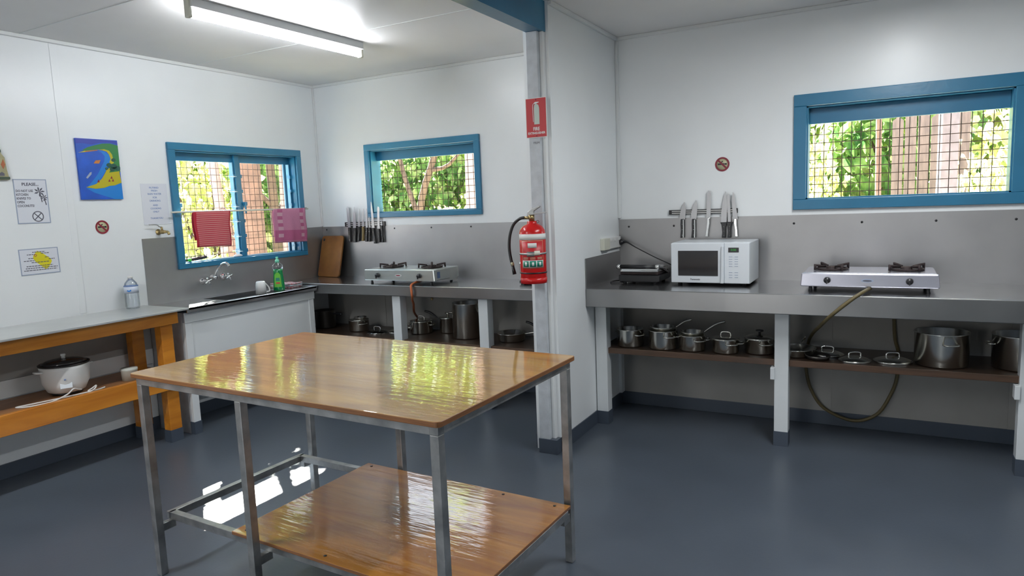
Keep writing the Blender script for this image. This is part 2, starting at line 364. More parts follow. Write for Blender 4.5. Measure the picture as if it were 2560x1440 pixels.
for k, x in enumerate((4.07, 5.0)): struct('trim_%d' % (20+k), B(x, x+0.04, -0.008, 0.0, 0.086, 0.787), 'shade_board')
for k, x in enumerate((0.62, 1.45, 2.2)): struct('trim_%d' % (22+k), B(x, x+0.04, -0.008, 0.0, 0.086, 0.787), 'shade_board')
struct('trim_25', B(0.009, 2.598, -0.004, 0.0, 0.086, 0.79), 'shade_board'); struct('trim_26', B(XP+0.02, 6.0, -0.004, 0.0, 0.086, 0.787), 'shade_board'); struct('trim_27', B(0, 0.004, -4.3, -1.69, 0.56, 0.845), 'shade_board')  # boards added over the wall, their colour standing in for under-counter shade
# coved vinyl skirting
def cove(name, mb): struct(name, mb, 'cove', bevel=0.002)
cove('baseboard_left', B(0, 0.008, YF, 0.0, 0, 0.086))
cove('baseboard_back', MB().box(0.008, 2.60, -0.008, 0, 0, 0.086).box(XP, XR, -0.008, 0, 0, 0.086))
cove('baseboard_middle', MB().box(XP, XP+0.007, -1.056, -0.008, 0, 0.086).box(2.640, XP+0.002, -1.118, -1.0565, 0, 0.086).box(2.593, 2.60, -1.056, -0.008, 0, 0.086))

# ---- window frames
def mesh_grid(x0, x1, z0, z1, y, step, r, axis='y', z_step=None):
    mb = MB(); zs = z_step or step
    n = int((x1-x0)/step)
    for k in range(1, n+1):
        x = x0+(k-0.4)*step
        if x < x1:
            mb.tube([(x, y, z0), (x, y, z1)] if axis == 'y' else [(y, x, z0), (y, x, z1)], r, 5)
    n = int((z1-z0)/zs)
    for k in range(1, n+1):
        z = z0+(k-0.4)*zs
        if z < z1:
            mb.tube([(x0, y+2*r, z), (x1, y+2*r, z)] if axis == 'y' else [(y-2*r, x0, z), (y-2*r, x1, z)], r, 5)
    return mb
def back_window(name, hole, outer, head):
    g = sgroup(name, ((hole[0]+hole[1])/2, 0, hole[2])); ox, oz = g.location.x, g.location.z
    x0, x1, z0, z1 = [hole[0]-ox, hole[1]-ox, hole[2]-oz, hole[3]-oz]; a0, a1, b0, b1 = outer[0]-ox, outer[1]-ox, outer[2]-oz, outer[3]-oz
    fr = MB().box(a0, a1, -0.022, 0, z1-0.004, b1).box(a0, a1, -0.022, 0, b0, z0+0.004).box(a0, x0+0.004, -0.022, 0, z0+0.004, z1-0.004).box(x1-0.004, a1, -0.022, 0, z0+0.004, z1-0.004)
    fr.build('architrave', 'blue', g, bevel=0.003)
    rv = MB().box(x0, x0+0.012, 0, 0.12, z0, z1).box(x1-0.012, x1, 0, 0.12, z0, z1).box(x0, x1, 0, 0.12, z0, z0+0.012).box(x0, x1, 0, 0.12, z1-0.012, z1)
    rv.build('reveal', 'blue', g)
    B(x0+0.012, x1-0.012, 0.075, 0.10, z1-head, z1-0.012).build('head_board', 'blue', g, bevel=0.002)
    mesh_grid(x0+0.012, x1-0.012, z0+0.012, z1-head, 0.112, 0.05, 0.0024).build('security_mesh', 'mesh_wire', g)
    return g
back_window('window_2', W2, (0.540, 1.662, 1.370, 1.975), 0.085)
back_window('window_3', W3, (3.878, 5.040, 1.335, 2.018), 0.105)
g = sgroup('window_1', (0, (W1[0]+W1[1])/2, W1[2])); oy, oz = g.location.y, g.location.z
y0, y1, z0, z1 = W1[0]-oy, W1[1]-oy, W1[2]-oz, W1[3]-oz
a0, a1, b0, b1 = -1.445-oy, -0.216-oy, 1.074-oz, 1.958-oz
MB().box(0, 0.022, a0, a1, z1-0.004, b1).box(0, 0.022, a0, a1, b0, z0+0.004).box(0, 0.022, a0, y0+0.004, z0+0.004, z1-0.004).box(0, 0.022, y1-0.004, a1, z0+0.004, z1-0.004).build('architrave', 'blue', g, bevel=0.003)
MB().box(-0.12, 0, y0, y0+0.012, z0, z1).box(-0.12, 0, y1-0.012, y1, z0, z1).box(-0.12, 0, y0, y1, z0, z0+0.010).box(-0.12, 0, y0, y1, z1-0.012, z1).build('reveal', 'blue', g)
B(-0.10, -0.07, y0+0.012, y1-0.012, z1-0.070, z1-0.012).build('head_board', 'blue', g, bevel=0.002)
ym = -0.825-oy
B(-0.105, -0.045, ym-0.022, ym+0.022, z0+0.010, z1-0.012).build('mullion', 'blue', g, bevel=0.003)
for yy, nm in ((ym-0.03, 'louvre_channel'), (ym+0.03, 'louvre_channel'), (y1-0.022, 'louvre_channel'), (y0+0.02, 'louvre_channel')):
    mb = B(-0.095, -0.055, yy-0.006, yy+0.006, z0+0.01, z1-0.07)
    for k in range(6): mb.box(-0.100, -0.046, yy-0.009, yy+0.009, z0+0.040+k*0.115, z0+0.066+k*0.115)
    mb.build(nm, 'blue', g)
B(-0.075, -0.060, y1-0.075, y1-0.055, z0+0.01, z1-0.07).build('stop_bead', 'blue', g)
B(-0.050, -0.035, y1-0.105, y1-0.090, z0+0.01, z1-0.07).build('stop_bead', 'blue', g)
for yy in (ym+0.045, y0+0.045): MB().box(-0.055, -0.02, yy-0.02, yy+0.005, z0+0.40, z0+0.43).box(-0.028, -0.018, yy-0.02, yy-0.008, z0+0.34, z0+0.43).build('louvre_handle', 'blue', g, bevel=0.003)
for (p0, p1) in ((y0+0.03, ym-0.04), (ym+0.04, y1-0.03)):
    for k in range(6):
        zc = z0+0.052+k*0.115; mb = MB(); mt = Matrix.Translation((-0.072, 0, zc)) @ Matrix.Rotation(math.radians(3), 4, 'Y')
        mb.box(-0.06, 0.06, p0, p1, -0.0015, 0.0015, mtx=mt); mb.build('louvre_blade', 'louvre_glass', g)
mesh_grid(y0+0.012, y1-0.012, z0+0.010, z1-0.070, -0.128, 0.05, 0.0020, axis='x').build('security_mesh', 'mesh_wire', g)
# unseen openings added behind the camera to admit sky light: simple blue frames
def added_opening_frame(name, hole, axis, t0, t1):
    a, b, c, d = hole; mb = MB()
    def bx(p, q, r, s):
        if axis == 'y': mb.box(p, q, t0, t1, r, s)
        else: mb.box(t0, t1, p, q, r, s)
    bx(a, a+0.05, c, d); bx(b-0.05, b, c, d); bx(a+0.05, b-0.05, d-0.05, d)
    if c > 0: bx(a+0.05, b-0.05, c, c+0.05); bx((a+b)/2-0.02, (a+b)/2+0.02, c+0.05, d-0.05)
    struct(name, mb, 'blue')
added_opening_frame('added_door_1', DOOR, 'y', YF-0.1, YF); added_opening_frame('added_window_4', W4, 'y', YF-0.1, YF); added_opening_frame('added_window_5', W5, 'x', XR, XR+0.1)

# ================================================================== fluorescent batten
t = thing('fluorescent_light', 'bare white fluorescent tube batten lit on the ceiling', 'ceiling light', (1.335, -1.56, H), -0.03)
B(-0.032, 0.032, -0.615, 0.615, -0.045, 0).build('housing', 'trim_white', t, bevel=0.004)
for s in (-1, 1): MB().box(-0.018, 0.018, s*0.615-0.012, s*0.615+0.012, -0.095, -0.005).build('tube_holder', 'cream', t, bevel=0.006)
MB().tube([(0, -0.60, -0.073), (0, 0.60, -0.073)], 0.019, 16).build('tube', 'tube_glow', t)

# ================================================================== island table
TA = -0.0357
t = thing('work_table', 'large island table with glossy varnished plywood top and grey steel legs', 'table', (2.5558, -2.5399, 0), TA)
W, D, TZ = 1.509, 0.8955, 0.8435
def round_rect(x0, x1, y0, y1, r, n=6):
    P = []
    for cx, cy, a in ((x1-r, y0+r, -90), (x1-r, y1-r, 0), (x0+r, y1-r, 90), (x0+r, y0+r, 180)):
        for k in range(n+1):
            q = math.radians(a+90*k/n); P.append((cx+r*math.cos(q), cy+r*math.sin(q)))
    return P
tp = MB().prism(round_rect(-W/2, W/2, -D/2, D/2, 0.018), TZ-0.018, TZ)
for i, f in enumerate(tp.f): tp.mi[i] = 0 if i < 2 else 1
tp.build('tabletop', ['ply_top', 'ply_edge'], t, bevel=0.003, seg=3)
lx, ly, lh = W/2-0.018-0.015, D/2-0.018-0.015, 0.0155
fr = MB()
zt = TZ-0.018
for s in (-1, 1):
    fr.box(-lx+lh, lx-lh, s*ly-lh, s*ly+lh, zt-0.03, zt); fr.box(s*lx-lh, s*lx+lh, -ly+lh, ly-lh, zt-0.03, zt)
for s in (-0.10,): fr.box(s-lh, s+lh, -ly+lh, ly-lh, zt-0.03, zt)
for a in (-1, 1):
    for b in (-1, 1): fr.box(a*lx-lh, a*lx+lh, b*ly-lh, b*ly+lh, zt-0.03, zt)
fr.build('top_rail', 'zinc', t, bevel=0.0015)
for a in (-lx, -0.135, lx):
    for b in (-1, 1):
        q = B(a-lh, a+lh, b*ly-lh, b*ly+lh, 0.0, zt-0.03).build('leg', 'zinc', t, bevel=0.002)
for a in (-lx, lx):
    pass
RZ = 0.240; ry = 0.345
lr = MB()
for s in (-1, 1):
    lr.box(-lx-0.01, lx+0.01, s*ry-0.014, s*ry+0.014, RZ-0.03, RZ)
    lr.box(s*(lx+0.01)-0.014, s*(lx+0.01)+0.014, -ry-0.014, ry+0.014, RZ-0.03, RZ)
for a in (-lx, -0.135, lx):
    for s in (-1, 1): lr.box(a-0.012, a+0.012, s*ry, s*(ly-lh), RZ-0.062, RZ-0.03) if abs(a) > 0.2 or s < 0 else lr.box(a-0.012, a+0.012, s*ry, s*(ly-lh), RZ-0.062, RZ-0.03)
lr.build('lower_rail', 'zinc', t, bevel=0.0015)
sh = MB().box(-0.315, 0.745, -0.372, 0.382, RZ, RZ+0.013)
for i in range(len(sh.f)): sh.mi[i] = 0 if i < 2 else 1
sf = sh.build('lower_shelf', ['ply_shelf', 'ply_edge'], t, bevel=0.002)
for (x, y) in ((-0.27, -0.34), (0.15, -0.345), (0.15, 0.355), (-0.27, 0.355), (0.69, 0.35), (0.69, -0.33), (0.45, 0.355)): MB().lathe([(0.006, RZ+0.013), (0.006, RZ+0.0145), (0.0, RZ+0.0148)], (x, y, 0), 10).build('screw', 'black', sf)

# ================================================================== timber bench at the left
t = thing('timber_bench', 'long orange varnished timber bench with stainless top along left wall', 'bench', (0, -1.80, 0))
BL = 2.3
B(0.004, 0.47, -BL, 0.075, 0.849, 0.862).build('bench_top', 'steel_bench', t, bevel=0.002)
MB().box(0.375, 0.415, -BL, 0.03, 0.768, 0.849).box(0.02, 0.375, -0.02, 0.02, 0.768, 0.849).box(0.02, 0.06, -BL, -0.02, 0.768, 0.849).build('apron', 'bench_wood', t, bevel=0.003)
for (x0, x1, ya) in ((0.31, 0.374, 0.0), (0.05, 0.115, -0.03), (0.31, 0.374, -BL+0.1), (0.05, 0.115, -BL+0.1)):
    l = B(x0, x1, ya-0.07, ya+0.012, 0.075, 0.768).build('leg', 'bench_wood', t, bevel=0.003)
    B(x0-0.002, x1+0.002, ya-0.072, ya+0.014, 0, 0.08).build('leg_sleeve', 'cove', l)
B(0.376, 0.405, -BL, 0.03, 0.350, 0.462).build('shelf_rail', 'bench_wood', t, bevel=0.003)
B(0.018, 0.376, -BL, 0.02, 0.437, 0.455).build('lower_shelf', 'bench_shelf', t, bevel=0.002)

# ================================================================== sink bench
SZ = 0.852
t = thing('sink_cabinet', 'white panelled cabinet carrying the steel sink top under left window', 'cabinet', (0, -1.70, 0))
B(0.352, 0.372, 0.02, 1.155, 0.30, SZ-0.035).build('front_panel', 'trim_white', t, bevel=0.002)
B(0.372, 0.384, -0.004, 1.158, SZ-0.10, SZ-0.034).build('top_rail', 'trim_white', t, bevel=0.003)
B(0.01, 0.352, 0.0, 0.02, 0, SZ-0.035).build('side_panel', 'post_grey', t)
for yy in (0.0, 1.10): B(0.352, 0.378, yy, yy+0.05, 0.08, SZ-0.10).build('stile', 'trim_white', t, bevel=0.002)
B(0.338, 0.381, -0.003, 0.053, 0, 0.084).build('foot_sleeve', 'cove', t)
t = thing('kitchen_sink', 'stainless steel sink top with bowl under the louvre window', 'sink', (0, -1.70, SZ))
bl = MB(); by0, by1, bx0, bx1 = 0.36, 0.86, 0.10, 0.345
for (a, b, c, d) in ((0.002, bx0, -0.005, 1.155), (bx1, 0.42, -0.005, 1.155), (bx0, bx1, -0.005, by0), (bx0, bx1, by1, 1.155)): bl.box(a, b, c, d, -0.012, 0)
bl.build('drainer', 'steel_top', t)
MB().box(0.408, 0.420, -0.005, 1.155, -0.034, 0.004).box(0.002, 0.408, 1.143, 1.155, -0.034, 0.004).build('front_lip', 'steel_top', t, bevel=0.004)
MB().box(bx0, bx1, by0, by1, -0.16, -0.155).box(bx0-0.003, bx0, by0, by1, -0.16, -0.012).box(bx1, bx1+0.003, by0, by1, -0.16, -0.012).box(bx0, bx1, by0-0.003, by0, -0.16, -0.012).box(bx0, bx1, by1, by1+0.003, -0.16, -0.012).build('bowl', 'steel_top', t)
sb = MB(); s0, s1 = -1.69, -0.004
sb.box(0.001, 0.004, s0+1.70, -1.4455+1.70, 0, 0.453).box(0.001, 0.004, -1.4455+1.70, -0.2155+1.70, 0, 0.221).box(0.001, 0.004, -0.2155+1.70, s1+1.70, 0, 0.453)
sb.build('splashback', 'steel_sheet', t)

# ================================================================== back counters
def counter(name, label, x0, x1, yf, z, fascia, posts, shelf_z, shelf_x, side=None, splash_top=1.303, brackets=()):
    t = thing(name, label, 'counter', (x0, 0, 0)); L = x1-x0
    B(0, L, yf, -0.001, z-0.012, z).build('worktop', 'steel_top', t, bevel=0.002)
    B(0, L, yf-0.004, yf+0.008, z-fascia, z-0.0005).build('fascia', 'steel_fascia', t, bevel=0.004)
    s = B(0, L, -0.004, -0.001, z, splash_top)
    if side: s.box(0.001, 0.004, yf, -0.004, z, side)
    sp = s.build('splashback', 'steel_sheet', t)
    for px in posts:
        pp = B(px-x0, px-x0+0.075, -0.50, -0.425, 0.08, z-0.012).build('post', 'post_white', t, bevel=0.003)
        B(px-x0-0.002, px-x0+0.077, -0.502, -0.423, 0, 0.086).build('post_sleeve', 'cove', pp)
    MB().box(shelf_x[0]-x0, shelf_x[1]-x0, -0.465, -0.040, shelf_z-0.018, shelf_z).build('shelf', 'shelf_dark', t, bevel=0.002)
    B(shelf_x[0]-x0, shelf_x[1]-x0, -0.475, -0.465, shelf_z-0.035, shelf_z+0.001).build('shelf_edging', wood('shelf edging %s' % name, (0.06, 0.032, 0.018), (0.11, 0.058, 0.032), 0.45, 0.2, (0.7, 6, 6)), t, bevel=0.002)
    for px in brackets: B(px-x0-0.02, px-x0+0.004, -0.513, -0.45, shelf_z-0.11, shelf_z-0.04).build('shelf_bracket', 'post_white', t, bevel=0.003)
    return t, sp
cL, spL = counter('steel_counter', 'stainless steel counter with splashback in the back alcove left of the dividing wall', 0.006, 2.598, -0.533, 0.873, 0.080, (1.128, 1.887), 0.452, (0.02, 2.59))
cR, spR = counter('steel_counter', 'stainless steel counter with microwave on the right side of the dividing wall', XP+0.002, 5.9, -0.632, 0.90, 0.112, (XP+0.006, 3.842, 4.972), 0.500, (XP+0.02, 5.6), side=1.087, brackets=(3.842, 4.972))
def screws(sp, xs, x0, z):
    for x in xs: MB().lathe([(0.0, 0), (0.007, 0.0005), (0.006, 0.003), (0, 0.004)], (0, 0, 0), 10, mtx=WALL_B(x-x0, z, -0.004)).build('screw', 'black', sp)
screws(spL, (0.052, 0.802, 1.174, 1.549, 2.1), 0.006, 1.277); screws(spR, (2.828, 3.14, 3.884, 4.256, 4.627, 4.993), XP+0.002, 1.252)

# ================================================================== knives and racks
def rack(x0, x1, z0, z1, label):
    t = thing('knife_rack', label, 'knife rack', ((x0+x1)/2, -0.005, z0)); h = z1-z0; l = (x1-x0)/2
    B(-l, l, -0.012, 0.004, 0, h).build('holder', 'black', t, bevel=0.002)
    MB().box(-l+0.02, l-0.02, -0.0138, -0.012, h*0.18, h*0.38).box(-l+0.02, l-0.02, -0.0138, -0.012, h*0.6, h*0.8).build('magnet_strip', 'zinc', t)
rack(0.275, 0.712, 1.300, 1.338, 'dark magnetic knife rack on the wall left of the alcove window')
rack(3.111, 3.552, 1.326, 1.356, 'dark magnetic knife rack on the wall above the microwave')
def knife(label, tip, base, end, bw, hw, hm, kind='chef', group=None, guard=False):
    bx, bz = base; L = tip[1]-bz; hl = bz-end[1]; dx = tip[0]-bx; ex = end[0]-bx
    t = thing('kitchen_knife', label, 'knife', (bx, -0.021, bz), group=group)
    if kind == 'chef': P = [(-bw/2, 0), (-bw/2, L*0.3), (-bw*0.35+dx*0.6, L*0.7), (dx, L), (dx+bw*0.15, L*0.97), (bw/2+dx*0.5, L*0.55), (bw/2, 0)]
    elif kind == 'bread': P = [(-bw/2, 0), (-bw/2+dx, L*0.93), (-bw*0.2+dx, L), (bw*0.4+dx, L*0.96), (bw/2+dx, L*0.88), (bw/2, 0)]
    else: P = [(-bw/2, 0), (-bw*0.4+dx*0.7, L*0.7), (dx-0.001, L), (dx+bw*0.25, L*0.9), (bw/2, 0)]
    MB().prism(P, -0.0012, 0.0012, 'y').build('blade', 'blade', t)
    Hh = [(-hw*0.42, 0.004), (-hw*0.5, -hl*0.25), (-hw*0.42+ex*0.6, -hl*0.6), (-hw*0.6+ex, -hl), (hw*0.4+ex, -hl), (hw*0.42+ex*0.6, -hl*0.6), (hw*0.5, -hl*0.3), (hw*0.45, 0.004)]
    if guard: Hh[0] = (-hw*0.9, 0.004); Hh[1] = (-hw*0.6, -0.012); Hh[-1] = (hw*0.9, 0.004)
    h = MB().prism(Hh, -0.009, 0.009, 'y').build('handle', hm, t, bevel=0.003)
    if hm == 'black':
        for q in (0.25, 0.55, 0.85): MB().lathe([(0.0022, -0.0006), (0.0022, 0.0006), (0, 0.0008)], (0, 0, 0), 8, mtx=WALL_B(ex*q, -hl*q, -0.0095)).build('rivet', 'chrome', h)
    return t
gk = 'knives on the alcove rack'
LK = [((0.324, 1.470), (0.330, 1.289), (0.328, 1.168), 0.030, 0.026, 'black', 'bread', 'black handled knife at the left end of the alcove rack'),
      ((0.396, 1.471), (0.388, 1.284), (0.382, 1.165), 0.030, 0.032, 'black', 'chef', 'wide dark handled knife, second from left on the alcove rack'),
      ((0.452, 1.456), (0.438, 1.294), (0.426, 1.174), 0.020, 0.022, 'black', 'thin', 'narrow riveted knife, third from left on the alcove rack'),
      ((0.496, 1.454), (0.482, 1.293), (0.474, 1.177), 0.016, 0.020, 'khaki', 'thin', 'narrow knife with khaki wooden handle on the alcove rack'),
      ((0.530, 1.453), (0.522, 1.285), (0.512, 1.170), 0.022, 0.022, 'black', 'thin', 'riveted black handled knife right of the khaki handled one'),
      ((0.555, 1.386), (0.552, 1.285), (0.546, 1.170), 0.012, 0.018, 'black', 'thin', 'short black knife half hidden in the middle of the alcove rack'),
      ((0.583, 1.505), (0.592, 1.281), (0.606, 1.153), 0.026, 0.022, 'black', 'chef', 'long curved knife, tallest on the alcove rack'),
      ((0.658, 1.462), (0.648, 1.273), (0.650, 1.162), 0.022, 0.024, 'black', 'bread', 'straight pale bladed knife, second from right on the alcove rack'),
      ((0.686, 1.342), (0.686, 1.299), (0.686, 1.162), 0.008, 0.016, 'black', 'thin', 'thin black steel at the right end of the alcove rack')]
for a, b, c, bw, hw, hm, kd, lb in LK: knife(lb, a, b, c, bw, hw, hm, kd, gk)
gk = 'knives on the rack above the microwave'
for a, b, c, bw, hw, hm, kd, lb, gd in [
      ((3.214, 1.407), (3.202, 1.292), (3.202, 1.172), 0.034, 0.024, 'black', 'chef', 'short wide knife at the left end above the microwave', 0),
      ((3.290, 1.417), (3.276, 1.291), (3.275, 1.172), 0.034, 0.024, 'black', 'chef', 'wide tapering knife, second from left above the microwave', 0),
      ((3.375, 1.475), (3.371, 1.296), (3.361, 1.178), 0.026, 0.018, 'chrome', 'bread', 'long straight knife with steel handle above the microwave middle', 0),
      ((3.477, 1.466), (3.468, 1.265), (3.470, 1.170), 0.034, 0.024, 'black', 'chef', 'wide long knife with black guarded handle above the microwave', 1),
      ((3.495, 1.452), (3.503, 1.267), (3.504, 1.170), 0.018, 0.022, 'black', 'bread', 'narrow black handled knife tucked behind the wide guarded one', 1),
      ((3.524, 1.461), (3.540, 1.287), (3.549, 1.176), 0.030, 0.018, 'chrome', 'thin', 'pointed knife with steel handle at the right end of the rack', 0)]:
    k = knife(lb, a, b, c, bw, hw, hm, kd, gk, gd)
    if lb.startswith('short wide') or lb.startswith('wide tapering'):
        hd = [x for x in k.children if x.name.startswith('handle')][0]
        MB().prism([(hw*0.20, 0.0), (hw*0.25, -0.06), (hw*0.14, -0.118), (hw*0.42, -0.118), (hw*0.48, -0.06), (hw*0.45, 0.0)], -0.0105, -0.009, 'y').build('handle_edge', 'white_print', hd)

# ================================================================== gas stoves
def stove(label, x0, x1, y0, y1, z, zt, badge, side_label, rot=0.0, front='chrome'):
    cx, cy = (x0+x1)/2, (y0+y1)/2; t = thing('gas_stove', label, 'stove', (cx, cy, z), rot); l = (x1-x0)/2; d = (y1-y0)/2; h = zt-z
    body = MB().prism([(-l, 0.032), (-l+0.004, 0.026), (l-0.004, 0.026), (l, 0.032), (l-0.006, h), (-l+0.006, h)], -d, -d+0.03, 'y')
    body.box(-l+0.01, l-0.01, -d+0.03, d, 0.03, h)
    body.build('body', front, t, bevel=0.006)
    B(-l+0.05, l-0.05, -d+0.04, d-0.04, 0.022, 0.03).build('underside_tray', 'black', t)
    for a in (-1, 1):
        for b in (-1, 1): MB().lathe([(0.012, 0), (0.009, 0.012), (0.009, 0.03)], (a*(l-0.05), b*(d-0.04)-0.01 if b < 0 else d-0.05, 0), 12).build('foot', 'black', t)
        kx = a*l*0.59
        kn = MB().lathe([(0.018, 0), (0.017, 0.012), (0.014, 0.02), (0, 0.021)], (0, 0, 0), 20, mtx=WALL_B(kx, 0.032+(h-0.032)*0.45, -d)).box(kx-0.003, kx+0.003, -d-0.028, -d-0.018, 0.045, 0.068)
        kn.build('knob', 'black', t)
        bxc = a*l*0.56
        bu = MB().lathe([(0.075, h), (0.07, h+0.004), (0.03, h+0.005), (0.03, h+0.016), (0.028, h+0.02), (0, h+0.021)], (bxc, 0.01, 0), 24)
        bu.build('burner', 'black_rough', t)
        gr = MB(); ring_mb(0.075, 0.083, h+0.004, h+0.012, bxc, 0.01, 28, gr)
        for k in range(4):
            an = math.radians(35+90*k); c, s = math.cos(an), math.sin(an)
            gr.tube([(bxc+c*0.035, 0.01+s*0.035, h+0.022), (bxc+c*0.075, 0.01+s*0.075, h+0.026), (bxc+c*0.098, 0.01+s*0.098, h+0.030), (bxc+c*0.10, 0.01+s*0.10, h+0.002)], [0.004, 0.007, 0.009, 0.006], 8)
        gr.build('pot_support', 'black_rough', t)
    el = [(0.03*math.cos(q*math.pi/10), 0.009*math.sin(q*math.pi/10)) for q in range(20)]
    bd = MB().prism(el, 0, 0.0012, 'z', mtx=WALL_B(0.0, 0.032+(h-0.032)*0.45, -d)); b_ = bd.build('badge', badge, t)
    el2 = [(0.022*math.cos(q*math.pi/10), 0.004*math.sin(q*math.pi/10)) for q in range(20)]
    MB().prism(el2, 0.0012, 0.002, 'z', mtx=WALL_B(0.0, 0.032+(h-0.032)*0.45, -d)).build('badge_print', 'dark_red' if badge != 'edge_blue' else 'ink_grey', b_)
    if side_label:
        B(l-0.0105, l-0.0085, d-0.13, d-0.03, 0.012, h-0.012).build('rating_label', 'white_print', t)
        B(l-0.0105, l-0.0088, -d+0.05, -d+0.085, 0.045, h-0.02).build('blue_sticker', 'ink_blue', t)
    return t
stove('two burner stainless gas stove on the left counter with orange hose', 0.848, 1.508, -0.47, -0.13, 0.873, 0.984, 'white_print', True, 0.0, mat('brushed stove steel', (0.66, 0.70, 0.68), 0.28, 1.0))
stove('two burner silver gas stove on the right counter with olive hose', 3.972, 4.628, -0.49, -0.12, 0.90, 1.000, 'edge_blue', False, 0.0, mat('silver stove enamel', (0.62, 0.62, 0.70), 0.27, 0.9))
props(MB().tube([(1.324, -0.38, 0.893), (1.34, -0.49, 0.890), (1.352, -0.548, 0.878), (1.360, -0.558, 0.84), (1.358, -0.552, 0.80), (1.32, -0.50, 0.76), (1.253, -0.40, 0.715), (1.147, -0.26, 0.632), (1.078, -0.14, 0.575), (1.052, -0.07, 0.53), (1.05, -0.035, 0.47)], 0.0085, 12, sub=6).build('gas_hose', 'orange_hose'),
      'orange rubber gas hose hanging over the left counter edge', 'hose')
HOSE2 = [(4.314, -0.46, 0.918), (4.29, -0.60, 0.920), (4.24, -0.648, 0.888), (4.144, -0.652, 0.80), (4.08, -0.55, 0.719), (4.02, -0.26, 0.62), (3.978, -0.026, 0.52), (3.966, -0.022, 0.43), (3.968, -0.022, 0.331), (3.997, -0.024, 0.218), (4.071, -0.026, 0.110), (4.228, -0.03, 0.050), (4.356, -0.026, 0.100), (4.426, -0.024, 0.224), (4.458, -0.022, 0.336), (4.462, -0.022, 0.48), (4.444, -0.024, 0.562), (4.435, -0.026, 0.68), (4.43, -0.03, 0.785)]
props(MB().tube(HOSE2, 0.0095, 12, sub=6).build('gas_hose', 'olive_hose'),
      'olive rubber gas hose looping below the right counter', 'hose')
t = thing('gas_valve', 'dark gas valve and pipe under the left counter behind orange hose', 'valve', (1.20, -0.06, 0.73))
MB().tube([(-0.15, 0, 0.03), (-0.05, -0.02, 0.0), (0.06, -0.02, 0.005), (0.16, -0.01, -0.005)], 0.009, 10, sub=4).build('pipe', 'mesh_wire', t)
MB().lathe([(0.016, -0.012), (0.016, 0.012)], (0.0, -0.02, 0), 14).tube([(0, -0.02, -0.01), (0.0, -0.03, -0.03)], 0.008, 10).build('valve_body', 'brass', t)
B(0.02, 0.08, -0.035, -0.025, 0.012, 0.018).build('lever', 'red', t, bevel=0.002)

# ================================================================== microwave
t = thing('microwave_oven', 'white microwave oven standing on the right counter', 'microwave', (3.452, -0.037, 0.90))
Lm = 0.232; Dm = -0.333; Hm = 0.262
B(-Lm, Lm, Dm+0.02, 0, 0.015, Hm).build('body', 'white_plastic', t, bevel=0.005)
for a in (-1, 1):
    for b in (0.03, 0.28): MB().lathe([(0.014, 0), (0.014, 0.016)], (a*0.19, -b, 0), 14).build('foot', 'black', t)
d = B(-Lm, 0.088, Dm-0.002, Dm+0.02, 0.018, Hm-0.002).build('door', 'white_plastic', t, bevel=0.004)
B(-Lm+0.045, 0.052, Dm-0.004, Dm-0.001, 0.062, Hm-0.048).build('door_window', 'glass_dark', d)
MB().prism([(0.066, 0.018), (0.086, 0.018), (0.088, 0.05), (0.086, Hm-0.05), (0.088, Hm-0.02), (0.074, Hm-0.02), (0.072, Hm-0.05), (0.070, 0.05)], Dm-0.014, Dm-0.002, 'y').build('door_handle', 'white_plastic', d, bevel=0.003)
cp = B(0.0885, Lm, Dm-0.002, Dm+0.02, 0.018, Hm-0.002).build('control_panel', 'white_plastic', t, bevel=0.003)
B(0.112, 0.172, Dm-0.0035, Dm-0.002, Hm-0.058, Hm-0.030).build('display', 'black', cp)
bt = MB()
for k, z in enumerate((0.178, 0.164, 0.150, 0.136, 0.122, 0.085, 0.070, 0.056)):
    for x in (0.125, 0.158): bt.box(x-0.010, x+0.010, Dm-0.003, Dm-0.002, z-0.002, z+0.0005)
bt.build('button_print', 'edge_blue', cp)
tx = text('brand_print', 'Panasonic', 0.015, 'ink_grey', d, -0.084, Dm-0.0026, 0.040, ext=0.0002, bold=0.0003); tx.rotation_euler = (math.pi/2, 0, 0)
tx = text('clock_digits', '0:00', 0.018, 'display_glow', cp, 0.142, Dm-0.0038, Hm-0.044, ext=0.0002); tx.rotation_euler = (math.pi/2, 0, 0)

# ================================================================== sandwich press
t = thing('sandwich_press', 'black and chrome sandwich press beside the microwave', 'sandwich press', (3.005, -0.235, 0.90))
MB().prism([(-0.135, 0.02), (-0.12, 0.012), (0.12, 0.012), (0.135, 0.02), (0.135, 0.058), (-0.135, 0.058)], -0.115, 0.13, 'y').build('base', 'black', t, bevel=0.006)
for a in (-1, 1):
    for b in (-1, 1): MB().lathe([(0.012, 0), (0.012, 0.014)], (a*0.10, b*0.09, 0), 10).build('foot', 'black', t)
MB().box(-0.125, 0.125, -0.11, 0.12, 0.060, 0.075).build('lower_plate', 'black_rough', t, bevel=0.003)
MB().prism([(-0.112, 0.076), (0.118, 0.076), (0.118, 0.098), (0.03, 0.112), (-0.085, 0.100), (-0.112, 0.088)], -0.125, 0.125, 'x').build('lid', 'chrome', t, bevel=0.006)
hd = MB().tube([(-0.115, -0.13, 0.112), (0.115, -0.13, 0.112)], 0.014, 16).build('handle', 'black', t)
for s in (-1, 1):
    MB().tube([(s*0.115, -0.13, 0.112), (s*0.138, -0.13, 0.112)], 0.0145, 16).build('handle_end', 'chrome', hd)
    MB().tube([(s*0.128, -0.13, 0.112), (s*0.134, -0.05, 0.10), (s*0.134, 0.08, 0.06)], 0.008, 8, sub=3).build('arm', 'chrome', t)
PRESS = t
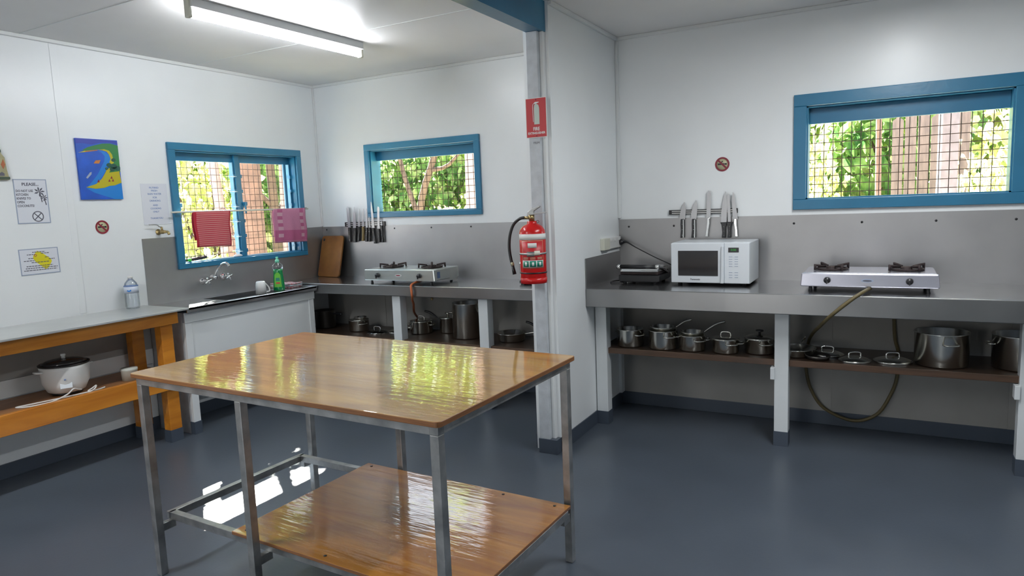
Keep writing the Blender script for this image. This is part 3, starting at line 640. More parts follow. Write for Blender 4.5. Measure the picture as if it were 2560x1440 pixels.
qq = (MB().tube([(XP+0.038, -0.055, 1.150), (XP+0.075, -0.06, 1.150), (2.90, -0.08, 1.115), (3.03, -0.085, 1.05), (3.13, -0.085, 1.005), (3.185, -0.10, 0.975), (3.19, -0.13, 0.955), (3.165, -0.15, 0.94)], [0.012, 0.006, 0.0035, 0.0035, 0.0035, 0.0035, 0.0035, 0.0035], 8, sub=5).build('power_cord', 'black', PRESS)); qq.location = -PRESS.location
MB_c = MB().tube([(2.90, -0.32, 0.906), (2.83, -0.36, 0.906), (2.80, -0.28, 0.906), (2.85, -0.2, 0.906), (2.82, -0.12, 0.906), (2.88, -0.12, 0.906)], 0.004, 8, sub=5)
qq = MB_c.build('power_cord', 'black', PRESS); qq.location = -PRESS.location
t = thing('power_outlet', 'cream triple power outlet block on the dividing wall', 'power outlet', (XP, -0.20, 1.115))
B(0, 0.030, -0.165, -0.06, 0, 0.076).build('junction_box', 'cream', t, bevel=0.003)
B(0, 0.024, -0.058, 0.165, 0.002, 0.074).build('faceplate', 'white_soft', t, bevel=0.003)
for yy in (-0.03, 0.045, 0.12): B(0.024, 0.030, yy-0.008, yy+0.008, 0.05, 0.064).build('switch', 'white_soft', t, bevel=0.001)
pl = MB().lathe([(0.018, 0), (0.02, 0.008), (0.010, 0.03)], (0, 0, 0), 16, mtx=Matrix(((0,0,1,0.024),(1,0,0,0.145),(0,1,0,0.036),(0,0,0,1)))).build('plug', 'black', t)

# ================================================================== toaster, chopping board
t = thing('toaster', 'chrome toaster on the alcove counter behind the fire extinguisher', 'toaster', (2.262, -0.215, 0.873))
B(-0.14, 0.14, -0.10, 0.10, 0.008, 0.03).build('base', 'black', t, bevel=0.005)
MB().prism([(-0.098, 0.03), (0.098, 0.03), (0.098, 0.15), (0.075, 0.185), (-0.075, 0.185), (-0.098, 0.15)], -0.14, 0.14, 'x').build('body', 'chrome', t, bevel=0.01, seg=3)
for yy in (-0.035, 0.035): B(-0.11, 0.11, yy-0.012, yy+0.012, 0.186, 0.188).build('slot', 'black', t)
for z in (0.07, 0.095): MB().lathe([(0.010, 0), (0.009, 0.012), (0, 0.013)], (0, 0, 0), 12, mtx=Matrix(((0,0,-1,-0.14),(1,0,0,-0.05),(0,1,0,z),(0,0,0,1)))).build('dial', 'black', t)
B(-0.16, -0.14, -0.012, 0.012, 0.13, 0.145).build('lever', 'black', t, bevel=0.003)
for a in (-1, 1): B(a*0.12-0.012, a*0.12+0.012, -0.09, 0.09, 0, 0.008).build('foot', 'black', t)
t = thing('chopping_board', 'worn brown wooden chopping board leaning in the back corner', 'chopping board', (0.148, -0.124, 0.874), math.radians(-6))
bo = MB().prism(round_rect(-0.135, 0.135, 0, 0.36, 0.025), -0.008, 0.008, 'z', mtx=Matrix.Rotation(math.radians(76), 4, 'X')).build('panel', 'board', t, bevel=0.003)
MB().lathe([(0.012, 0), (0.012, 0.001), (0, 0.001)], (0, 0, 0), 14, mtx=Matrix.Rotation(math.radians(76), 4, 'X') @ Matrix.Translation((-0.105, 0.325, 0.0082))).build('hanging_hole', 'black', bo)

# ================================================================== things at the sink
t = thing('dish_soap_bottle', 'green dish soap bottle with mint cap beside the sink', 'soap bottle', (0.318, -0.835, SZ+0.001), math.radians(35))
MB().add([], []).lathe([(0.040, 0), (0.043, 0.006), (0.043, 0.03), (0.034, 0.15), (0.036, 0.165)], n=24, mtx=Matrix.Scale(0.62, 4, (0, 1, 0))).build('bottle', 'green_liquid', t)
MB().lathe([(0.036, 0.165), (0.043, 0.182), (0.040, 0.196), (0.016, 0.214), (0.014, 0.22)], n=24, mtx=Matrix.Scale(0.62, 4, (0, 1, 0))).build('shoulder', 'clear_plastic', t)
MB().lathe([(0.016, 0.214), (0.016, 0.232), (0.010, 0.238), (0.008, 0.245), (0.010, 0.25), (0.009, 0.258), (0, 0.259)], n=18).build('cap', 'mint', t)
lb = MB().prism([(-0.027, 0.03), (0.027, 0.03), (0.021, 0.125), (0.008, 0.14), (-0.008, 0.14), (-0.021, 0.125)], -0.0285, -0.0255, 'y').build('label', 'lime', t)
MB().prism([(-0.016, 0.075), (0.016, 0.075), (0.014, 0.10), (-0.014, 0.10)], -0.0292, -0.0285, 'y').build('label_print', 'green_print', lb)
MB().box(-0.014, 0.016, -0.0292, -0.0285, 0.055, 0.066).build('label_print', 'red_sign', lb)
t = thing('mug', 'white mug standing upside down on the sink drainer', 'mug', (0.325, -1.015, SZ+0.001))
MB().lathe([(0.039, 0), (0.036, 0.065), (0.032, 0.088), (0.027, 0.092), (0.0, 0.091)], n=28).build('cup', 'white_soft', t)
MB().tube([(0.016, 0.032, 0.010), (0.024, 0.058, 0.014), (0.022, 0.052, 0.045), (0.014, 0.030, 0.074)], 0.005, 8, sub=5).build('handle', 'white_soft', t)
def folded(name, label, cat, loc, rot, w, d, th, m1, m2, n=3):
    t = thing(name, label, cat, loc, rot)
    for k in range(n):
        mb = MB(); zc = th*k; nx, ny = 10, 6; vs = []; fs = []
        for j in range(ny+1):
            for i in range(nx+1):
                x = -w/2+w*i/nx+random.uniform(-.003, .003); y = -d/2+d*j/ny+random.uniform(-.003, .003)
                vs.append((x, y, zc+th*0.75+0.3*th*math.sin(i*1.3+k)*math.cos(j*1.1)))
        o = len(vs); vs += [(x, y, zc+0.0005) for (x, y, z) in vs]
        for j in range(ny):
            for i in range(nx):
                a = j*(nx+1)+i; fs.append((a, a+1, a+nx+2, a+nx+1)); fs.append((o+a, o+a+nx+1, o+a+nx+2, o+a+1))
        for i in range(nx): fs.append((i, i+o, i+1+o, i+1)); q = ny*(nx+1)+i; fs.append((q, q+1, q+1+o, q+o))
        for j in range(ny): q = j*(nx+1); fs.append((q, q+nx+1, q+nx+1+o, q+o)); q += nx; fs.append((q, q+o, q+nx+1+o, q+nx+1))
        mb.add(vs, fs, 0, True); mb.build('fold', m1 if k % 2 else m2, t)
    return t
M['red_pattern'] = mat('red and white printed cloth', (0.62, 0.62, 0.64), 0.9, vscale=55, var=0.01, col2=(0.45, 0.06, 0.08))
folded('folded_dishcloths', 'folded white and red patterned dishcloths at the sink corner', 'dishcloth', (0.19, -0.645, SZ+0.001), math.radians(5), 0.21, 0.13, 0.012, 'white_cloth', 'red_pattern', 3)
# sink tap set
t = thing('sink_tap', 'chrome wall mounted sink tap with two cross handles', 'tap', (0.004, -1.18, 0.985))
ROT = lambda y, z, x=0.0: Matrix(((0,0,1,x),(1,0,0,y),(0,1,0,z),(0,0,0,1)))
for yy, zz, s in ((-0.085, -0.015, 1.0), (0.095, 0.0, 1.25)):
    h = MB().lathe([(0.022*s, 0), (0.024*s, 0.008), (0.016*s, 0.02), (0.012, 0.03), (0.012, 0.06), (0.014, 0.065), (0.010, 0.078), (0, 0.08)], (0, 0, 0), 18, mtx=ROT(yy, zz)).build('valve', 'chrome', t)
    hb = MB()
    for k in range(4):
        a = math.radians(25+90*k); hb.tube([(0.070, yy, zz), (0.075, yy+0.030*math.cos(a), zz+0.030*math.sin(a))], [0.005, 0.007], 8)
    hb.build('cross_handle', 'chrome', h)
MB().lathe([(0.02, 0), (0.02, 0.01), (0.014, 0.03), (0.014, 0.05), (0, 0.052)], (0, 0, 0), 16, mtx=ROT(0, 0.005)).build('tap_body', 'chrome', t)
MB().tube([(0.04, 0.0, 0.005), (0.048, 0.0, 0.03), (0.075, 0.008, 0.075), (0.12, 0.015, 0.105), (0.155, 0.02, 0.105), (0.172, 0.022, 0.085)], [0.010, 0.0095, 0.009, 0.009, 0.0095, 0.011], 12, sub=5).build('spout', 'chrome', t)
t = thing('wall_tap', 'small brass rainwater tap with lever on the left wall', 'tap', (0.0, -1.565, 1.345))
MB().lathe([(0.020, 0), (0.020, 0.005), (0.010, 0.008), (0.010, 0.028), (0.014, 0.03), (0.014, 0.055), (0.010, 0.06), (0.011, 0.075), (0.009, 0.09)], (0, 0, 0), 16, mtx=ROT(0, 0) @ Matrix.Rotation(0, 4, 'Z')).build('tap_body', 'brass', t)
MB().tube([(0.085, 0, 0), (0.105, 0, -0.002), (0.115, 0, -0.018)], 0.009, 12, sub=3).build('nozzle', 'brass', t)
MB().tube([(0.042, 0, 0.010), (0.042, 0, 0.034)], 0.007, 10).build('stem', 'brass', t)
MB().tube([(0.042, 0.0, 0.034), (0.040, -0.015, 0.036), (0.038, -0.032, 0.050), (0.036, -0.085, 0.052)], 0.004, 8, sub=3).build('lever', 'zinc', t)

# things on the window ledge
t = thing('scrub_brush', 'dark scrubbing brush lying on the ledge of the louvre window', 'brush', (-0.045, -1.27, 1.1185), math.radians(92))
MB().tube([(-0.10, 0, 0.010), (-0.04, 0, 0.012), (0.03, 0, 0.016), (0.10, 0, 0.022)], [0.010, 0.012, 0.013, 0.010], 10, sub=3).build('brush_back', 'black', t)
bm_ = MB()
for k in range(60):
    x = random.uniform(-0.09, 0.10); bm_.tube([(x, 0, 0.018), (x+random.uniform(-.008, .008), random.uniform(-.012, .012), 0.040)], 0.0012, 4)
bm_.build('bristles', 'black_rough', t)
props(MB().lathe([(0, 0), (0.010, 0.002), (0.013, 0.012), (0.010, 0.022), (0, 0.025)], n=14).build('bottle_stopper', 'lime', loc=(-0.012, -1.335, 1.1185)), 'small lime green stopper at the left end of the window ledge', 'stopper')
props(MB().lathe([(0.0, 0.0), (0.034, 0.0), (0.040, 0.006), (0.034, 0.014), (0.018, 0.019), (0, 0.02)], n=22, mtx=Matrix.Scale(0.5, 4, (1, 0, 0))).build('soap_bar', 'white_soft', loc=(-0.024, -0.905, 1.1185)), 'white soap bar on the window ledge left of the mullion', 'soap')

# ================================================================== towel rail and towels
t = thing('towel_rail', 'pale metal rail across the louvre window', 'towel rail', (0.055, -0.85, 1.470))
MB().tube([(0, -0.64, 0.005), (0, 0.635, -0.002)], 0.0062, 12).build('rod', 'cream', t)
for yy in (-0.60, 0.62): MB().tube([(0, yy, 0.002), (-0.032, yy, 0.002)], 0.006, 8).build('bracket', 'black', t)
def towel(label, yc, width, front, back, mats, pick, seed, rz=1.470, rx=0.055):
    rnd = random.Random(seed); nx, nz = 26, 34; L = front+back; vs = []; fs = []; mi = []
    for j in range(nz+1):
        s = j/nz*L
        for i in range(nx+1):
            u = i/nx; y = (u-0.5)*width
            wav = 0.006*math.sin(u*9+seed)*min(1, abs(s-back)/0.15)+0.004*math.sin(u*21+1.3*seed)*min(1, abs(s-back)/0.2)
            if s < back: z = -(back-s); x = -0.0085
            else: z = -(s-back); x = 0.0085
            d = abs(s-back)
            if d < 0.012: z = 0.0075*math.cos(d/0.012*math.pi/2)+0*z; x = (0.0085 if s > back else -0.0085)*math.sin(d/0.012*math.pi/2)
            y2 = y+0.010*(d/0.25)*(0.5-u)*(-1)**seed+0.004*math.sin(d*30+seed)
            vs.append((x+wav*(1 if s > back else 0.4)*(1 if s > back else -1)*0.9 if d > 0.012 else x, y2, z-(0.010*u if s > back else 0)*(1 if d > .02 else 0)))
    for j in range(nz):
        for i in range(nx):
            a = j*(nx+1)+i; fs.append((a, a+1, a+nx+2, a+nx+1)); mi.append(pick((i+0.5)/nx, ((j+0.5)/nz*L-back)/front))
    me = bpy.data.meshes.new('towel'); me.from_pydata(vs, [], fs)
    for m in mats: me.materials.append(M[m])
    me.polygons.foreach_set('material_index', mi); me.polygons.foreach_set('use_smooth', [True]*len(fs))
    o = bpy.data.objects.new('tea_towel', me); COL.objects.link(o); o.location = (rx, yc, rz)
    so_ = o.modifiers.new('thickness', 'SOLIDIFY'); so_.thickness = 0.0025; so_.offset = 1.0
    return props(o, label, 'towel', 'tea towels on the rail')
towel('red and white striped tea towel hanging on the rail', -1.172, 0.315, 0.250, 0.20, ['check', 'red_cloth'], lambda u, v: 1 if u < 0.08 or u > 0.96 else 0, 2)
def pk(u, v):
    if v > 0.93: return 0
    if v > 0.86: return 1
    if 0.13 < u < 0.27 or 0.80 < u < 0.93: return 2 if int(v*14) % 3 else 1
    if 0.64 < v < 0.86: return 1
    return 0
towel('pink patterned tea towel at the right end of the rail', -0.425, 0.345, 0.268, 0.22, ['pink_cloth', 'pink_dark', 'pink_pale'], pk, 3)

# ================================================================== wall papers, pictures and signs on the left wall
t = thing('beach_painting', 'blue, green and yellow painting of a curved bay on left wall', 'painting', mtx=WALL_L(-1.925, 1.759))
PW, PH = 0.262, 0.375
B(-PW/2, PW/2, -PH/2, PH/2, 0, 0.014).build('canvas', ['p_sea'], t)
def pp(px):
    out = []
    for x, y in px:
        u = (x-50-(y-65)*0.1016)/868.0; v = 1-(y-80)/1265.0
        out.append(((min(max(u, 0), 1)-0.5)*PW, (min(max(v, 0), 1)-0.5)*PH))
    return out
def layer(nm, px, m, k, par=None): return MB().prism(pp(px), 0.014, 0.014+0.0006*k, 'z').build(nm, m, t)
layer('painted_sky', [(50, 65), (920, 100), (940, 170), (760, 140), (560, 150), (380, 200), (200, 180), (60, 190)], 'p_sky', 1)
layer('painted_shallows', [(510, 330), (640, 325), (740, 395), (800, 500), (730, 620), (650, 780), (560, 905), (480, 1010), (290, 1090), (380, 980), (500, 820), (570, 680), (640, 540), (650, 430), (580, 350)], 'p_sea2', 1)
layer('painted_shallows', [(265, 1105), (430, 1200), (640, 1270), (880, 1345), (1044, 1345), (1012, 1000), (800, 1040), (500, 1090)], 'p_sea2', 1)
layer('painted_headland', [(190, 320), (300, 255), (440, 210), (600, 165), (760, 155), (935, 190), (960, 480), (985, 760), (800, 790), (700, 800), (740, 660), (800, 560), (820, 480), (790, 380), (720, 300), (520, 290), (250, 335)], 'p_green', 2)
layer('painted_beach', [(500, 302), (640, 283), (745, 310), (805, 390), (828, 480), (842, 570), (790, 592), (750, 560), (775, 480), (745, 395), (690, 330), (600, 308)], 'p_sand', 3)
layer('painted_beach', [(262, 1088), (470, 1020), (590, 905), (660, 780), (700, 690), (800, 670), (740, 775), (960, 742), (1008, 990), (860, 1048), (750, 1058), (640, 1100), (460, 1122)], 'p_sand', 3)
layer('painted_beach', [(110, 378), (250, 330), (250, 360)], 'p_sand', 3)
layer('painted_point', [(250, 335), (500, 300), (500, 318), (250, 360)], 'p_or', 3)
for (cx, cy, rr) in ((835, 505, 50), (740, 615, 55), (840, 640, 70), (930, 680, 65), (690, 690, 35), (810, 700, 60)):
    layer('painted_tree', [(cx+rr*math.cos(a*math.pi/5), cy+rr*0.8*math.sin(a*math.pi/5)) for a in range(10)], 'p_dark', 4)
layer('painted_boat', [(420, 590), (460, 525), (560, 515), (530, 590)], 'p_or', 4)
layer('painted_boat', [(260, 890), (340, 780), (375, 770), (370, 820), (290, 910)], 'edge_blue', 4)
for (cx, cy) in ((745, 945), (820, 940), (790, 880), (515, 960)): layer('painted_figure', [(cx-25, cy+25), (cx, cy-35), (cx+25, cy+25)], 'dark_red', 4)
def paper(name, label, cat, y, z, w_, h_, border=True, rot=0.0):
    t = thing(name, label, cat, mtx=WALL_L(y, z) @ Matrix.Rotation(rot, 4, 'Z'))
    B(-w_/2, w_/2, -h_/2, h_/2, 0, 0.0012).build('sheet', 'paper', t)
    if border:
        e = 0.005; q = MB()
        q.box(-w_/2, w_/2, -h_/2, -h_/2+e, 0.0012, 0.0017).box(-w_/2, w_/2, h_/2-e, h_/2, 0.0012, 0.0017).box(-w_/2, -w_/2+e, -h_/2+e, h_/2-e, 0.0012, 0.0017).box(w_/2-e, w_/2, -h_/2+e, h_/2-e, 0.0012, 0.0017)
        q.build('border_print', 'edge_blue', t)
    return t
t = paper('notice_sheet', 'white PLEASE notice about knives and coconuts on left wall', 'notice', -2.334, 1.566, 0.178, 0.256, True, 0.0)
text('heading_print', 'PLEASE...', 0.024, 'ink_grey', t, 0.0, 0.098, 0.0014, bold=0.0006)
for k, s_ in enumerate(('DO NOT USE', 'KITCHEN', 'KNIVES TO', 'OPEN', 'COCONUTS!')):
    text('message_print', s_, 0.019, 'ink_grey', t, -0.080, 0.060-0.0215*k, 0.0014, 'LEFT', bold=0.0004, sx=0.80)
ring_mb(0.026, 0.031, 0.0012, 0.002, 0.022, -0.088).build('circle_print', 'ink_grey', t)
for a, L_ in ((45, 0.03), (135, 0.03)):
    MB().box(-L_, L_, -0.0025, 0.0025, 0.0012, 0.0018, mtx=Matrix.Translation((0.022, -0.088, 0)) @ Matrix.Rotation(math.radians(a), 4, 'Z')).build('knife_print', 'ink_grey', t)
pm = MB()
for (cx, cy, sc_) in ((0.045, 0.055, 1.0), (0.066, 0.020, 0.7)):
    for k in range(7):
        a = math.radians(-100+k*48+10*sc_); pm.prism([(cx, cy), (cx+0.022*sc_*math.cos(a-.2), cy+0.022*sc_*math.sin(a-.2)), (cx+0.030*sc_*math.cos(a), cy+0.030*sc_*math.sin(a)), (cx+0.018*sc_*math.cos(a+.3), cy+0.018*sc_*math.sin(a+.3))], 0.0012, 0.0018+0.0001*k, 'z')
    pm.prism([(cx, cy), (cx+0.004, cy), (cx+0.012, cy-0.06*sc_), (cx+0.006, cy-0.06*sc_)], 0.0012, 0.0018, 'z')
pm.build('palm_print', 'ink_grey', t)
t = paper('notice_sheet', 'landscape notice with yellow patch low on the left wall', 'notice', -2.333, 1.216, 0.215, 0.152, True, math.radians(0.5))
MB().prism([(-0.032, 0.035), (-0.008, 0.062), (0.012, 0.052), (0.062, 0.010), (0.066, -0.006), (0.042, -0.044), (0.026, -0.048), (-0.022, -0.002), (-0.034, 0.018)], 0.0012, 0.0016, 'z').build('yellow_patch', 'yellow', t)
ring_mb(0.004, 0.008, 0.0016, 0.002, -0.020, 0.036, 14).build('red_ring_print', 'skin_orange', t)
rnd = random.Random(3); q = MB()
for (y_, x0_, x1_) in ((0.055, -0.035, 0.035), (0.042, -0.065, -0.02), (0.046, 0.01, 0.055), (0.020, -0.06, -0.03), (0.022, 0.03, 0.05), (0.006, -0.085, -0.025), (0.010, 0.05, 0.085), (-0.005, -0.045, 0.05), (-0.026, -0.075, 0.07), (-0.038, -0.08, 0.095), (-0.050, -0.09, 0.09)):
    x = x0_
    while x < x1_:
        l_ = rnd.uniform(0.006, 0.016); q.box(x, min(x+l_, x1_), y_-0.0022, y_+0.0022, 0.0012, 0.0019); x += l_+0.003
q.build('small_print', 'ink_grey', t)
t = paper('notice_sheet', 'pale notice with blue lettering left of the louvre window', 'notice', -1.565, 1.535, 0.19, 0.275, False)
for k, (s_, y_) in enumerate((('FILTERED', 0.110), ('FRESH', 0.090), ('RAIN WATER', 0.068), ('FOR', 0.044), ('DRINKING', 0.022), ('AND', -0.008), ('COOKING', -0.030), ('ONLY', -0.052), ('THANKYOU', -0.096))):
    text('message_print', s_, 0.0165, 'ink_blue', t, 0.0, y_, 0.0013, bold=0.0003)
def no_smoking(label, mtx, r):
    t = thing('no_smoking_sign', label, 'sign', mtx=mtx)
    MB().lathe([(r, 0), (r, 0.0012)], n=32).build('disc', 'sign_cream', t)
    MB().box(-r*0.62, r*0.25, -r*0.10, r*0.14, 0.0012, 0.0020).box(r*0.3, r*0.62, -r*0.10, r*0.14, 0.0012, 0.0020).prism([(-r*0.1, r*0.22), (r*0.1, r*0.35), (r*0.05, r*0.5), (-r*0.15, r*0.36)], 0.0012, 0.002, 'z').build('cigarette_print', 'black', t)
    mb = ring_mb(r*0.76, r, 0.0012, 0.0026, n=36); mb.box(-r*0.82, r*0.82, -r*0.12, r*0.12, 0.0012, 0.0024, mtx=Matrix.Rotation(math.radians(-45), 4, 'Z')); mb.build('prohibition_print', 'dark_red', t)
no_smoking('round red no smoking sign on the left wall below the painting', WALL_L(-1.944, 1.397), 0.043)
no_smoking('round red no smoking sign on the back wall above the right knife rack', WALL_B(3.455, 1.637), 0.045)
# tan ornament at the frame edge
t = thing('wall_ornament', 'tan stepped ornament with painted orange leaves at far left of wall', 'ornament', mtx=WALL_L(-2.525, 1.688))
PF = [(0.0, 0.27), (0.010, 0.27), (0.020, 0.24), (0.030, 0.19), (0.050, 0.183), (0.054, 0.160), (0.056, 0.145), (0.070, 0.125), (0.074, 0.06), (0.080, 0.02), (0.083, 0.0), (0.0, 0.0)]
P2 = [(a, b) for a, b in PF]+[(-a, b) for a, b in reversed(PF[1:-1])]
bd_ = MB().prism(P2, 0.0, 0.018, 'z').build('body', 'gourd', t, bevel=0.004)
MB().box(-0.083, 0.083, 0.003, 0.017, 0.018, 0.020).build('base_band', 'dark_green', t); MB().box(-0.053, 0.053, 0.152, 0.168, 0.018, 0.020).build('neck_band', 'dark_green', t)
for x_, a_ in ((-0.03, 0.3), (0.055, -0.2), (0.025, 0.35), (-0.06, -0.2)): MB().prism([(x_, 0.06), (x_+0.012, 0.085), (x_-0.02*a_, 0.115), (x_-0.010, 0.085)], 0.018, 0.0195, 'z').build('leaf_motif', 'skin_orange', t)
for x_ in (-0.02, 0.045): MB().prism([(x_-0.012, 0.022), (x_+0.012, 0.022), (x_+0.012, 0.036), (x_, 0.044), (x_-0.012, 0.036)], 0.018, 0.0195, 'z').build('door_motif', 'ink_grey', t)

# water bottle on the bench
t = thing('water_bottle', 'clear plastic water bottle with blue label on the timber bench', 'bottle', (0.075, -1.845, 0.863))
MB().lathe([(0.0, 0.002), (0.038, 0), (0.042, 0.01), (0.041, 0.12), (0.038, 0.128), (0.041, 0.136), (0.036, 0.165), (0.018, 0.188), (0.014, 0.19), (0.014, 0.208)], n=24).build('bottle', 'clear_plastic', t)
MB().lathe([(0.0425, 0.10), (0.0425, 0.148)], n=24).build('label', mat('pale bottle label', (0.60, 0.66, 0.78), 0.4), t)
MB().lathe([(0.0429, 0.144), (0.0429, 0.150)], n=24).build('label_band', 'ink_blue', t)
MB().lathe([(0.016, 0.196), (0.016, 0.21), (0, 0.211)], n=16).build('cap', 'white_soft', t)
el = [(0.013*math.cos(a*math.pi/8+3.3), 0.010*math.sin(a*math.pi/8+3.3)) for a in range(9)]+[(0.007*math.cos(a*math.pi/8+3.3), 0.005*math.sin(a*math.pi/8+3.3)+0.003) for a in range(8, -1, -1)]
MB().prism(el, 0.0425, 0.0435, 'z', mtx=Matrix.Rotation(math.radians(-50), 4, 'Z') @ Matrix(((0,0,1,0.0),(1,0,0,0),(0,1,0,0.122),(0,0,0,1)))).build('label_print', 'p_sea2', t)

# ================================================================== rice cooker & jar on the bench shelf
t = thing('rice_cooker', 'white rice cooker with glass lid on the timber bench shelf', 'rice cooker', (0.225, -2.385, 0.456))
MB().lathe([(0.075, 0.012), (0.095, 0.02), (0.118, 0.07), (0.125, 0.15), (0.127, 0.17), (0.118, 0.172)], n=36).build('body', 'white_soft', t)
MB().lathe([(0.075, 0), (0.082, 0.014), (0.0, 0.014)], n=30).build('base', 'black', t)
MB().lathe([(0.129, 0.170), (0.130, 0.178), (0.118, 0.180), (0.116, 0.172)], n=36).build('rim', 'black', t)
ld = MB().lathe([(0.117, 0.181), (0.09, 0.194), (0.05, 0.202), (0.0, 0.205)], n=32).build('lid', 'glass_dark', t)
MB().lathe([(0.010, 0.203), (0.009, 0.215), (0.014, 0.222), (0.012, 0.230), (0, 0.231)], n=16).build('lid_knob', 'white_soft', ld)
for s in (-1, 1): MB().tube([(0.012, s*0.120, 0.145), (0.012, s*0.150, 0.148), (-0.03, s*0.150, 0.148), (-0.03, s*0.118, 0.145)], 0.006, 8).build('handle', 'white_soft', t)
fp = MB().box(-0.03, 0.03, -0.004, 0.004, -0.035, 0.035, mtx=Matrix.Translation((0.098, -0.052, 0.082)) @ Matrix.Rotation(math.radians(62), 4, 'Z') @ Matrix.Rotation(math.radians(-14), 4, 'X')).build('switch_panel', 'white_plastic', t, bevel=0.003)
MB().lathe([(0.004, 0), (0.004, 0.007), (0, 0.007)], n=10, mtx=Matrix.Translation((0.106, -0.062, 0.10)) @ Matrix.Rotation(math.radians(80), 4, 'Y')).build('indicator', 'ink_blue', t)
RC = t
qq = (MB().tube([(0.315, -2.355, 0.475), (0.345, -2.385, 0.485), (0.36, -2.42, 0.50), (0.365, -2.46, 0.478), (0.372, -2.54, 0.4615), (0.37, -2.60, 0.4605), (0.345, -2.66, 0.4605), (0.30, -2.69, 0.4605), (0.30, -2.66, 0.4605), (0.32, -2.58, 0.4605), (0.345, -2.46, 0.4605), (0.355, -2.38, 0.4605), (0.36, -2.33, 0.4615), (0.372, -2.31, 0.475), (0.36, -2.295, 0.488), (0.348, -2.31, 0.475), (0.355, -2.34, 0.465), (0.36, -2.29, 0.4605), (0.35, -2.24, 0.463)], 0.0042, 8, sub=6).build('power_cord', 'white_soft', RC)); qq.location = -RC.location
t = thing('plastic_tub', 'small translucent tub on the bench shelf behind the table corner', 'tub', (0.30, -2.055, 0.456))
MB().lathe([(0.042, 0), (0.046, 0.06), (0.048, 0.062), (0.048, 0.075), (0.0, 0.077)], n=24).build('body', mat('milky tub', (0.55, 0.56, 0.50), 0.4), t)

# ================================================================== cookware
def handle_long(c, ang, r, z, L, rise, m, par, w_=0.009):
    ca, sa = math.cos(ang), math.sin(ang)
    MB().tube([(ca*r*0.98, sa*r*0.98, z), (ca*(r+0.02), sa*(r+0.02), z+rise*0.25), (ca*(r+L*0.6), sa*(r+L*0.6), z+rise*0.8), (ca*(r+L), sa*(r+L), z+rise)], [w_*0.6, w_*0.6, w_, w_*0.9], 10, sub=4).build('handle', m, par)
def handle_loop(ang, r, z, par, m='pot', w_=0.035, out=0.03):
    ca, sa = math.cos(ang), math.sin(ang); T = lambda a, b: (ca*a-sa*b, sa*a+ca*b, z)
    MB().tube([T(r*0.98, -w_), T(r+out*0.8, -w_*0.85), T(r+out, 0), T(r+out*0.8, w_*0.85), T(r*0.98, w_)], 0.0045, 8, sub=4).build('handle', m, par)
def pot(name, label, cat, x, y, z, r, h, loops=(), longs=(), lid=None, m='pot', group=None, flare=1.0):
    t = thing(name, label, cat, (x, y, z+0.0005), group=group)
    th = 0.003
    MB().lathe([(0, 0.0), (r*0.93, 0.0), (r*0.99, 0.008), (r*flare, h-0.006), (r*flare+0.004, h-0.002), (r*flare+0.002, h), (r*flare-th, h-0.003), (r*0.96, 0.012), (0, 0.008)], n=36).build('body', m, t)
    for a in loops: handle_loop(math.radians(a), r, h*0.72, t)
    for (a, L, rise, *hm) in longs: handle_long(None, math.radians(a), r, h*0.8, L, rise, hm[0] if hm else ('pot' if m == 'pot' else 'black'), t)
    if lid:
        dome, knob, km = lid; g_ = 'pot'
        ld = MB().lathe([(r*flare+0.003, h), (r*flare, h+0.004), (r*0.7, h+dome*0.7), (r*0.3, h+dome), (0, h+dome+0.001)], n=32).build('lid', g_, t)
        if knob == 'knob': MB().lathe([(0.008, h+dome), (0.008, h+dome+0.014), (0.022, h+dome+0.02), (0.022, h+dome+0.028), (0, h+dome+0.029)], n=18).build('lid_knob', km, ld)
        else: MB().tube([(-0.03, 0, h+dome*0.9), (-0.022, 0, h+dome+0.022), (0.022, 0, h+dome+0.022), (0.03, 0, h+dome*0.9)], 0.004, 8, sub=4).build('lid_handle', km, ld)
    return t
gp = 'pots on the right shelf'
ZR = 0.501
pot('cooking_pot', 'open pot at the left end of the right shelf', 'pot', 2.945, -0.36, ZR, 0.086, 0.112, loops=(-30, 150), group=gp)
pot('saucepan', 'small pan with raised handle nested in the second pot from left', 'saucepan', 3.165, -0.372, ZR+0.082, 0.078, 0.058, longs=((28, 0.10, 0.045),), group=gp)
pot('cooking_pot', 'tall pot holding a nested pan, second from left on right shelf', 'pot', 3.165, -0.372, ZR, 0.089, 0.118, loops=(-50, -10), group=gp)
pot('saucepan', 'small pan with raised handle nested in the third pot from left', 'saucepan', 3.345, -0.365, ZR+0.058, 0.070, 0.058, longs=((25, 0.13, 0.065),), group=gp)
pot('cooking_pot', 'third pot from left on the right shelf, holding a tilted pan', 'pot', 3.345, -0.365, ZR, 0.080, 0.096, loops=(-45, 5), group=gp)
pot('cooking_pot', 'small lidded pot, fourth from left on the right shelf', 'pot', 3.548, -0.37, ZR, 0.078, 0.085, loops=(-55, 0), lid=(0.014, 'loop', 'pot'), group=gp)
pot('cooking_pot', 'lidded pot with black knob left of the middle post', 'pot', 3.735, -0.32, ZR, 0.086, 0.090, loops=(-60, 120), lid=(0.018, 'knob', 'black'), group=gp)
pot('frying_pan', 'shallow frying pan behind the middle post of right counter', 'frying pan', 3.93, -0.318, ZR, 0.104, 0.045, longs=((80, 0.10, 0.03),), m='pot', flare=1.08)
